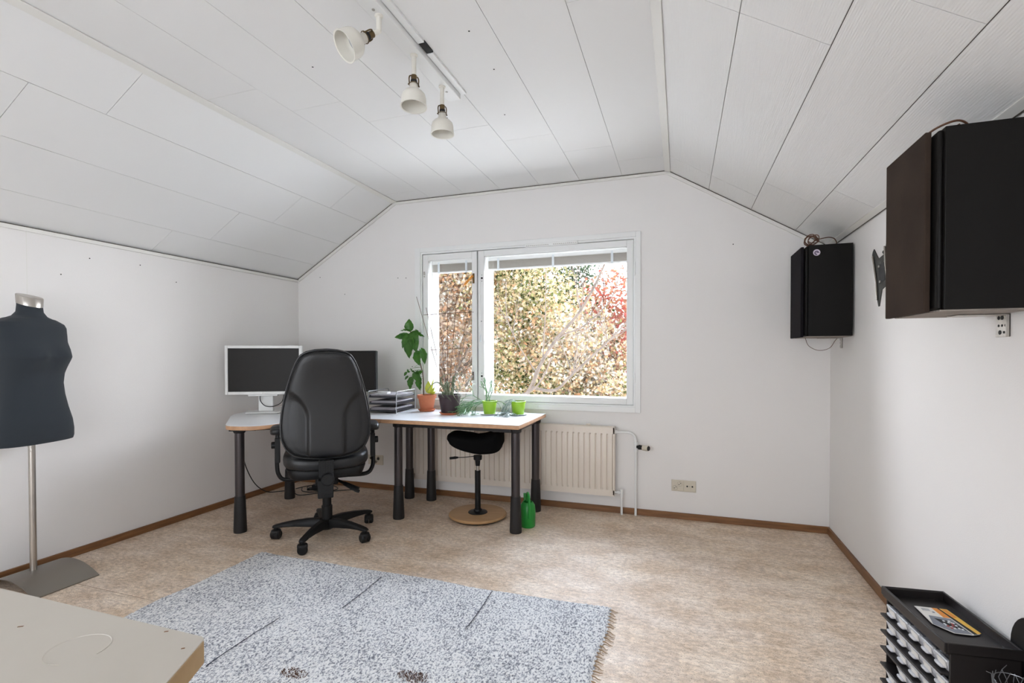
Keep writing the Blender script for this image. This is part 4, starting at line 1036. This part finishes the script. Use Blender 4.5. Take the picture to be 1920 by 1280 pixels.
def booklet():
    L = (.835, 1.992, .3225); t = thing('product_leaflet', 'orange and white printed leaflet lying in the organizer top tray', 'leaflet', L, 0)
    P = [(.774, 2.072), (.866, 2.077), (.897, 1.932), (.889, 1.925), (.878, 1.930), (.866, 1.911), (.824, 1.908), (.812, 1.93), (.806, 1.925), (.779, 1.953)]
    O_ = lambda l: [(x - L[0], y - L[1]) for x, y in l]
    obj('sheet', MB().prism(O_([(.774, 2.072), (.866, 2.077), (.890, 1.925), (.866, 1.911), (.818, 1.908), (.779, 1.953)]), 0, .0012, XY), M_label, t)
    obj('picture', MB().prism(O_([(.792, 2.012), (.850, 2.006), (.868, 1.916), (.822, 1.910), (.781, 1.952)]), .0012, .0016, XY), M_blue, t)
    obj('header', MB().prism(O_([(.824, 2.073), (.842, 2.074), (.852, 2.012), (.832, 2.010)]), .0012, .0018, XY), M_orange, t)
    obj('side_band', MB().prism(O_([(.846, 2.074), (.868, 2.076), (.896, 1.930), (.882, 1.922)]), .0012, .0018, XY), M_yel, t)
    obj('side_print', MB().prism(O_([(.852, 2.070), (.864, 2.071), (.873, 2.020), (.861, 2.016)]), .0018, .0021, XY), M_orange, t)
    obj('black_stripe', MB().prism(O_([(.840, 2.074), (.8455, 2.074), (.882, 1.921), (.872, 1.916)]), .0012, .0020, XY), M_dark, t)
    b = MB()
    for i in range(7): b.box(.789 - L[0] + i * .0033, .7905 - L[0] + i * .0033, 2.045 - L[1], 2.062 - L[1], .0012, .0017)
    b.box(.813 - L[0], .820 - L[0], 2.035 - L[1], 2.045 - L[1], .0012, .0017)
    obj('printed_bars', b, M_blue, t)
    b = MB(); b2 = MB()
    rg = random.Random(9)
    for i in range(16):
        x = .812 + rg.uniform(0, .042); y = 1.93 + rg.uniform(0, .055)
        (b if i % 4 else b2).box(x - L[0], x + .006 - L[0], y - L[1], y + .008 - L[1], .0016, .0026)
    obj('key_row', b, M_china, t); obj('red_key', b2, M_red, t)
    obj('pictured_board', MB().prism(O_([(.800, 1.995), (.845, 1.985), (.862, 1.935), (.815, 1.950)]), .0016, .0020, XY), M_dark, t)
booklet()
def wire_basket():
    L = (.872, 1.695, 0); t = thing('wire_netting', 'tangled grey wire netting roll beside the organizer', 'wire netting', L)
    b = MB(); n, m = 22, 15
    rg = random.Random(4)
    def P(i, j):
        a = 2 * pi * (i + .5 * (j % 2)) / n; rad = .050 + .003 * sin(3 * a + j)
        g = random.Random(i % n * 131 + j * 7); return V((rad * cos(a) + g.uniform(-.002, .002), rad * sin(a) * 1.3 + g.uniform(-.006, .006), .016 + j * .0205 + g.uniform(-.004, .004)))
    for j in range(m - 1):
        for i in range(n):
            k = (i + 1) if j % 2 else i
            b.tube([P(i, j), P(i % n, j + 1)], .0009, n=4)
            if (i + j) % 2 == 0: b.tube([P(i, j), P((k + (0 if j % 2 else n - 1)) % n, j + 1)], .0009, n=4)
            if j % 3 == 0: b.tube([P(i, j), P((i + 1) % n, j)], .0009, n=4)
    for i in range(7):
        a = P(i * 3 % n, m - 1); b.tube([a, a + V((rg.uniform(-.02, .02), rg.uniform(-.02, .02), rg.uniform(.0, .012)))], .0009, n=4)
    b.tube([(.050 * cos(2 * pi * i / 30), .065 * sin(2 * pi * i / 30), .300) for i in range(30)], .0012, n=5, closed=True)
    b.tube([(.050 * cos(2 * pi * i / 30), .065 * sin(2 * pi * i / 30), .0035) for i in range(30)], .0012, n=5, closed=True)
    for i in range(10): b.tube([(.050 * cos(2 * pi * i / 10), .065 * sin(2 * pi * i / 10), .003), P(i * 2, 0)], .001, n=4)
    obj('netting', b, M_silver, t)
wire_basket()
# thin black panel with rounded corners leaning on the right wall
Lq = (.9410, 1.66, 0)
t = thing('black_panel', 'black panel with rounded corners leaning on the wall behind the wire netting', 'panel', Lq)
def rrect(hw, z0, z1, r_, n=8):
    P = []
    for cx, cz, a0 in ((hw - r_, z0 + .02, -90), (hw - r_, z1 - r_, 0), (-hw + r_, z1 - r_, 90), (-hw + r_, z0 + .02, 180)):
        q_ = .02 if cz < z0 + .05 else r_
        cx2 = math.copysign(hw - q_, cx)
        P += [(cx2 + q_ * cos(R(a0 + 90 * k / n)), cz + q_ * sin(R(a0 + 90 * k / n))) for k in range(n + 1)]
    return P
obj('panel', MB().prism(rrect(.21, 0, .455, .11), -.0045, .0048, YZ), M_plast_b, t, bevel=.002)

# ================================================================== WHITE TABLE (foreground)
def table():
    L = (-1.35, .2, 0); t = thing('work_table', 'worn white table with pale wooden edge in the left foreground', 'table', L)
    P = [(-.737, .5975), (-.729, .594), (-.725, .586), (-.52, .165), (-.52, -.15), (-2.2, -.15), (-2.2, .592)]
    P = [(a - L[0], c - L[1]) for a, c in P]
    tp = obj('table_top', MB().prism(P, .7385, .7405, XY), M_tab, t)
    obj('edge_band', MB().prism(P, .699, .7384, XY), M_tabe, tp, bevel=.003)
    obj('ring_stain', MB().tube([(-.890 + .042 * cos(a) - L[0], .510 + .040 * sin(a) - L[1], .7404) for a in [2 * pi * i / 40 for i in range(34)]], .0012, n=5, flat=.3), mat('faint_stain', (.60, .555, .49), .6), tp)
    b = MB()
    for x, y, a in ((-1.06, .520, .008), (-.81, .588, .006), (-.738, .562, .005)): b.box(x - L[0], x + a - L[0], y - L[1], y + .0025 - L[1], .7404, .7410, rot=(0, 0, .6))
    obj('dent', b, M_bb, tp)
    for x, y in ((-2.1, .50), (-2.1, -.05), (-.65, -.05), (-.86, .46)): obj('leg', MB().box(x - .025 - L[0], x + .025 - L[0], y - .025 - L[1], y + .025 - L[1], 0, .699), M_tabe, t, bevel=.003)
table()

# ================================================================== RUG
def rug():
    L = (-1.34, 1.60, 0)
    t = thing('wool_rug', 'large grey and white melange woven rug with tan fringe on the floor', 'rug', L)
    x0, x1, y0, y1 = -2.40, -.300, .88, 2.34
    nx, ny = 330, 230
    rs = np.random.RandomState(3)
    def sm(n1, n2, k, amp):
        g = rs.rand(k[1] + 3, k[0] + 3) - .5; X = np.linspace(0, k[0], n1); Y = np.linspace(0, k[1], n2)
        xi = X.astype(int); yi = Y.astype(int); fx = X - xi; fy = Y - yi; fx = fx * fx * (3 - 2 * fx); fy = fy * fy * (3 - 2 * fy)
        A = g[np.ix_(yi, xi)]; B = g[np.ix_(yi, xi + 1)]; C_ = g[np.ix_(yi + 1, xi)]; D_ = g[np.ix_(yi + 1, xi + 1)]
        return amp * ((A * (1 - fx) + B * fx) * (1 - fy)[:, None] + (C_ * (1 - fx) + D_ * fx) * fy[:, None])
    X, Y = np.meshgrid(np.linspace(x0, x1, nx), np.linspace(y0, y1, ny))
    Z = .011 + sm(nx, ny, (9, 6), .006) + sm(nx, ny, (60, 42), .004) + (rs.rand(ny, nx) - .5) * .0045
    # woven joints along y
    for xc, ya, yb in ((-.885, 1.95, 2.31), (-1.505, 1.93, 2.26), (-1.705, 1.40, 1.76), (-1.11, 1.3, 1.6)):
        msk = (np.abs(X - xc - .012 * np.sin(Y * 7)) < .0045) & (Y > ya) & (Y < yb); Z = np.where(msk, .0045, Z)
    ed = np.minimum(np.minimum(X - x0, x1 - X), np.minimum(Y - y0, y1 - Y)); Z = np.where(ed < .012, .0035 + ed * .4, Z)
    Xw = X + sm(nx, ny, (3, 7), .02) * (np.abs(X - (x0 + x1) / 2) / 1.05) ; Yw = Y + sm(nx, ny, (9, 3), .022) * (np.abs(Y - 1.6) / .72)
    Xw = Xw + (rs.rand(ny, nx) - .5) * .006; Yw = Yw + (rs.rand(ny, nx) - .5) * .006
    me = bpy.data.meshes.new('pile')
    vs = np.stack([Xw - L[0], Yw - L[1], Z], -1).reshape(-1, 3)
    i = np.arange(ny - 1)[:, None] * nx + np.arange(nx - 1)[None, :]; fs = np.stack([i, i + 1, i + nx + 1, i + nx], -1).reshape(-1, 4)
    me.from_pydata(vs.tolist(), [], fs.tolist()); me.materials.append(M_rug); me.polygons.foreach_set('use_smooth', [True] * len(me.polygons))
    o = bpy.data.objects.new('pile', me); COL.objects.link(o); o.parent = t
    obj('backing', MB().box(x0 + .015 - L[0], x1 - .010 - L[0], y0 + .015 - L[1], y1 - .015 - L[1], .0005, .0035), M_fringe, t)
    rg = random.Random(12)
    y = 2.325
    k = 0
    while y > .9 and k < 50:
        e = float(Xw[int((y - y0) / (y1 - y0) * (ny - 1)), -1]) - L[0]
        w_ = rg.uniform(-.016, .004); ln = rg.uniform(.024, .038)
        b = MB().tube(smooth_path([(e - .006, y - L[1], .006), (e + .010, y - L[1] + w_ * .2, .005), (e + ln * .7, y - L[1] + w_ * .8 - .004, .0042), (e + ln, y - L[1] + w_, .0025)], 3), [.0022, .0031, .0028, .0025, .0022, .002, .0018, .0015, .0012, .0008], n=6)
        obj('fringe_tassel', b, M_fringe, t)
        y -= rg.uniform(.024, .036); k += 1
    for xc, ya, yb in ((-.885, 1.95, 2.31), (-1.505, 1.93, 2.26), (-1.705, 1.40, 1.76)):
        n_ = 30; yy_ = [ya + (yb - ya) * i / n_ for i in range(n_ + 1)]
        obj('dark_thread', MB().tube([(xc + .010 * sin(q * 7) + rg.uniform(-.0015, .0015) - L[0], q - L[1], .0142 + rg.uniform(-.0015, .0012)) for q in yy_], .0016, n=5), M_navy, t)
    # dark stains in the pile
    for x, yy, r_ in ((-1.36, 1.475, .046), (-.93, 1.60, .050)):
        b = MB()
        for q in range(170):
            a = rg.uniform(0, 2 * pi); q_ = r_ * math.sqrt(rg.random()); px, py = x + q_ * cos(a) * 1.3 - L[0], yy + q_ * sin(a) * .6 - L[1]
            b.tube([(px, py, .009), (px + rg.uniform(-.004, .004), py + rg.uniform(-.004, .004), .0150)], .0011, n=4)
        obj('brown_yarn_patch', b, M_wire, t)
rug()

# ================================================================== CABLES ON THE FLOOR
FC = [(-3.375, 3.10, .45), (-3.385, 3.15, .28), (-3.36, 3.22, .12), (-3.36, 3.35, .02), (-3.30, 3.45, .006), (-3.22, 3.50, .006), (-3.13, 3.42, .006), (-3.05, 3.40, .006), (-2.97, 3.48, .006), (-2.86, 3.60, .006), (-2.72, 3.70, .006)]
t = thing('power_cable', 'black cable hanging from the corner desk and lying along the floor', 'cable', (-3.3, 3.4, 0))
obj('wire', MB().tube(sub(smooth_path(FC, 6), (-3.3, 3.4, 0)), .004, n=7), M_cable, t)
t = thing('cable_tangle', 'looped black cables tangled on the floor under the corner desk', 'cable', (-3.05, 3.6, 0))
lp = smooth_path([(-3.24, 3.55, .006), (-3.20, 3.66, .007), (-3.10, 3.72, .008), (-2.98, 3.72, .012), (-2.88, 3.66, .008), (-2.92, 3.57, .007), (-3.05, 3.54, .012), (-3.16, 3.60, .014), (-3.14, 3.68, .016), (-3.02, 3.69, .017), (-2.90, 3.60, .018), (-3.0, 3.50, .010), (-3.12, 3.50, .007), (-3.18, 3.56, .016)], 6)
obj('wire', MB().tube(sub(lp, (-3.05, 3.6, 0)), .0038, n=7), M_cable, t)
t = thing('power_adapter', 'small black power adapter lying among the cables under the desk', 'adapter', (-3.04, 3.60, 0), R(20))
obj('body', MB().box(-.05, .05, -.025, .025, .019, .050), M_plast_b, t, bevel=.006)
obj('strip', MB().box(-.09, .07, -.028, .028, .0, .019), M_plast_b, t, bevel=.004)

# ================================================================== GARDEN
b = MB().box(-40, 40, 4.3, 60, -3.2, -3.0); g = struct('garden_ground', b, M_ground)
b = MB().box(-40, 40, -40, -1.8, -.6, -.25); g = struct('rear_ground', b, mat('pale_rear_ground', (.55, .53, .50), .9))  # unseen ground outside the added rear opening, pale for the fill light

LEAF2D = []
for k in range(5):
    a = R(90 + (k - 2) * 52); ln = (.55, .82, 1.0, .82, .55)[k]
    LEAF2D.append((ln * cos(a), ln * sin(a)))
    if k < 4: a2 = R(90 + (k - 1.5) * 52); LEAF2D.append((.36 * cos(a2), .36 * sin(a2)))
LEAF2D = np.array(LEAF2D[::-1] + [(0, -.18)]); LEAF2D[:, 1] += .1
NEEDLE = np.array([(-.16, -.6), (.16, -.6), (.22, .2), (0, .8), (-.22, .2)])
def leaves(name, parent, L, centers, radii, n, size, m, seed, shape=LEAF2D, tone=None, top=3.3):
    rs = np.random.RandomState(seed); k = len(shape)
    cen = np.array(centers); rad = np.array(radii); w_ = rad.prod(1) ; w_ = w_ / w_.sum()
    idx = rs.choice(len(cen), n, p=w_)
    d = rs.normal(size=(n, 3)); d /= np.linalg.norm(d, axis=1)[:, None]; d *= (rs.rand(n) ** .45)[:, None]
    P = cen[idx] + d * rad[idx]
    # clump
    cl = P[rs.randint(0, n, n // 14)]; P = cl[rs.randint(0, len(cl), n)] + rs.normal(size=(n, 3)) * size * 2.0
    tp_ = np.where(P[:, 1] > 11, top + 1.1, top); P[:, 2] = np.where(P[:, 2] > tp_, 2 * tp_ - P[:, 2], P[:, 2]); P -= np.array(L)
    A = rs.normal(size=(n, 3)); A[:, 2] += .6; A[:, 1] -= .9; A /= np.linalg.norm(A, axis=1)[:, None]
    B = np.cross(A, rs.normal(size=(n, 3))); B /= np.linalg.norm(B, axis=1)[:, None]; C_ = np.cross(A, B)
    s = size * rs.uniform(.6, 1.25, n)
    cz = np.abs(shape[:, 0]) * .25 + .12 * shape[:, 1] ** 2
    vs = P[:, None, :] + s[:, None, None] * (B[:, None, :] * shape[None, :, 0, None] + C_[:, None, :] * shape[None, :, 1, None] - A[:, None, :] * cz[None, :, None])
    me = bpy.data.meshes.new(name)
    me.vertices.add(n * k); me.vertices.foreach_set('co', vs.reshape(-1))
    me.loops.add(n * k); me.loops.foreach_set('vertex_index', np.arange(n * k, dtype=np.int32))
    me.polygons.add(n); me.polygons.foreach_set('loop_start', np.arange(0, n * k, k, dtype=np.int32)); me.polygons.foreach_set('loop_total', np.full(n, k, dtype=np.int32))
    me.update(calc_edges=True)
    f = np.sin(P[:, 0] * 2.1 + seed) * .14 + np.sin(P[:, 2] * 3.1 + P[:, 0] * 1.5) * .14 + rs.normal(size=n) * .34 + .5
    if tone: f = f + tone(P + np.array(L))
    at = me.attributes.new('leaf_tone', 'FLOAT', 'FACE'); at.data.foreach_set('value', np.clip(f, 0, 1).astype(np.float32))
    me.materials.append(m)
    o = bpy.data.objects.new(name, me); COL.objects.link(o); o.parent = parent
    return o
def branchy(mb, p, d, L_, r, depth, rg, up=.05):
    pts = [V(p)]; q = V(p); dd = V(d).normalized(); n = 5; rs_ = [r]
    for i in range(n):
        dd = (dd + V((rg.uniform(-.16, .16), rg.uniform(-.16, .16), rg.uniform(-.1, .1) + up))).normalized(); q = q + dd * L_ / n; pts.append(q.copy()); rs_.append(r * (1 - .5 * (i + 1) / n))
    mb.tube(pts, rs_, n=6)
    if depth > 0:
        for i in range(3):
            s = pts[rg.randint(2, n)]; e = (dd + V((rg.uniform(-.8, .8), rg.uniform(-.6, .6), rg.uniform(-.2, .6)))).normalized()
            branchy(mb, s, e, L_ * rg.uniform(.5, .75), r * .5, depth - 1, rg, up)
C_MAPLE = [(.06, .08, .03), (.22, .25, .09), (.55, .50, .22), (.92, .80, .50), (.95, .72, .40), (.88, .46, .24), (.98, .92, .78)]
C_PEACH = [(.45, .34, .28), (.80, .58, .42), (.98, .84, .68), (.95, .64, .40), (.90, .48, .28), (1.0, .95, .85)]
C_RED = [(.55, .30, .16), (.62, .22, .16), (.58, .12, .10), (.80, .44, .30)]
C_DARK = [(.035, .065, .04), (.06, .10, .06), (.10, .15, .09), (.16, .20, .12)]
C_OLIVE = [(.10, .14, .08), (.30, .34, .14), (.66, .60, .32), (.85, .62, .34), (.95, .85, .60)]
def main_maple():
    L = (-2.7, 8.2, -3.0); t = thing('maple_tree', 'autumn maple with yellow and orange leaves filling the large window pane', 'tree', L, 0, 'garden trees behind the window')
    b = MB(); rg = random.Random(21)
    b.tube(sub(smooth_path([(-2.7, 8.2, -3.0), (-2.65, 8.1, -1.5), (-2.5, 7.8, -.2), (-2.35, 7.4, .45)], 4), L), [.14] * 5 + [.11] * 4 + [.09] * 4, n=10)
    def br(pts, r0_, r1_):
        P = smooth_path(pts, 5); b.tube(sub(P, L), [r0_ + (r1_ - r0_) * i / len(P) for i in range(len(P))], n=8)
    br([(-2.35, 7.4, .45), (-2.10, 7.15, .75), (-1.962, 7, .997), (-1.722, 7, 1.385), (-1.332, 7, 1.836), (-1.031, 7.05, 2.424), (-.85, 7.1, 3.0)], .034, .011)
    br([(-2.10, 7.15, .70), (-1.722, 7.0, .68), (-1.447, 7, .925), (-.956, 7, 1.378), (-.60, 7, 1.75), (-.2, 7.1, 2.2)], .024, .009)
    br([(-2.35, 7.3, .55), (-2.10, 7.0, .66), (-1.962, 6.9, .74), (-1.80, 6.8, .95), (-1.70, 6.7, 1.15)], .018, .008)
    br([(-1.90, 7, 1.08), (-1.885, 7, 1.387), (-1.87, 7.05, 1.9), (-1.881, 7.1, 2.6)], .011, .005)
    br([(-1.75, 7, 1.35), (-1.55, 7, 1.50), (-1.30, 7, 1.60), (-.9, 7, 2.0), (-.75, 7.1, 2.7)], .013, .006)
    br([(-2.0, 7.1, .9), (-2.25, 7, 1.3), (-2.45, 7, 1.75), (-2.5, 7.1, 2.3)], .011, .005)
    for k in range(16):
        p = rg.choice([(-1.722, 7, 1.385), (-1.332, 7, 1.836), (-1.447, 7, .925), (-.956, 7, 1.378), (-1.885, 7, 1.6), (-2.35, 7, 1.5)]); branchy(b, V(p) - V(L), (rg.uniform(-.8, 1), rg.uniform(-.2, .8), rg.uniform(.2, 1)), rg.uniform(.4, .8), .008, 1, rg)
    obj('trunk_and_branches', b, M_bark, t, smooth=60)
    m = foliage_mat('yellow_maple_leaves', C_MAPLE)
    leaves('foliage', t, L, [(-2.3, 9.0, 1.2), (-3.35, 8.8, 2.5), (-1.6, 9.3, .8), (-2.2, 9.4, -.3), (-.9, 8.6, .3), (-2.4, 8.2, 1.5)], [(1.3, 1.0, 1.3), (1.2, 1.0, 1.1), (.95, .9, 1.0), (2.0, .9, 1.0), (.9, .8, .7), (.95, .6, 1.1)], 42000, .056, m, 5,
           tone=lambda P: -(P[:, 0] + 2.2) * .06 + .10 + .25 * np.exp(-((P[:, 0] + 1.5) / .5) ** 2 - ((P[:, 2] - 1.7) / .6) ** 2))
def other_trees():
    rg = random.Random(31)
    def tree(label, L, crowns, rads, n, size, cols, bark, seed, top, shape=LEAF2D, spread=.5, tone=None):
        t = thing('garden_tree', label, 'tree', L, 0, 'garden trees behind the window')
        b = MB(); c = V(crowns[0]) - V(L)
        b.tube(smooth_path([(0, 0, 0), (c.x * .3 + .05, c.y * .3, top * .4), (c.x, c.y, top)], 5), [.12] * 6 + [.07] * 5, n=8)
        for k in range(12): branchy(b, V((c.x, c.y, top * rg.uniform(.5, 1))), (rg.uniform(-1, 1), rg.uniform(-.6, .4), rg.uniform(.1, 1)), 1.2 * spread * 2, .03, 2, rg)
        obj('trunk_and_branches', b, bark, t, smooth=60)
        leaves('foliage', t, L, crowns, rads, n, size, foliage_mat(label[:20], cols), seed, shape, tone)
    tree('peach and orange autumn tree seen through the narrow left pane', (-5.2, 9.6, -3.0), [(-4.7, 8.8, 1.6), (-5.0, 8.6, .2), (-4.4, 9.0, 2.9)], [(1.4, .9, 1.3), (1.4, .8, 1.0), (1.4, .9, .9)], 20000, .070, C_PEACH, M_bark, 11, 4.5)
    tree('red-leaved autumn tree behind the upper right of the window', (-.9, 9.9, -3.0), [(-1.25, 9.6, 2.15), (-.9, 9.5, 1.5), (-1.0, 9.9, 2.75), (-.75, 9.4, .6)], [(.62, .5, .55), (.5, .5, .6), (.38, .3, .30), (.7, .5, .5)], 3600, .062, C_RED, M_bark_d, 12, 4.6, spread=.35)
    tree('dark evergreen tree rising behind the maple to the upper right', (-2.6, 13.5, -3.0), [(-2.75, 13.5, 3.2), (-2.7, 13.5, 1.6), (-2.6, 13.5, 4.2)], [(.62, .6, 1.2), (.9, .7, 1.4), (.40, .4, .7)], 7000, .085, C_DARK, M_bark_d, 13, 6.0, NEEDLE)
    tree('grey green leafy tree at the lower right edge of the window view', (-1.3, 12.5, -3.0), [(-1.25, 12.3, 1.6), (-1.9, 12.4, .2), (-1.0, 12.2, .4)], [(.62, .6, .85), (1.0, .7, 1.0), (1.0, .7, 1.2)], 6000, .07, [(.08, .12, .08), (.16, .22, .15), (.30, .36, .22), (.5, .5, .3)], M_bark_d, 14, 4.2)
    tree('olive and yellow shrubby tree filling the view behind the maple', (-4.2, 12.5, -3.0), [(-4.2, 12.5, 1.0), (-5.6, 12.8, 2.2), (-3.4, 12.5, 2.4), (-2.6, 12.0, .2), (-6.2, 12.5, .6), (-4.5, 12.8, 3.6)], [(1.6, .8, 1.8), (1.5, .8, 1.9), (1.0, .6, 1.4), (1.6, .7, 1.1), (1.5, .8, 1.8), (1.6, .8, 1.3)], 30000, .080, C_OLIVE, M_bark_d, 15, 5.0)
main_maple(); other_trees()
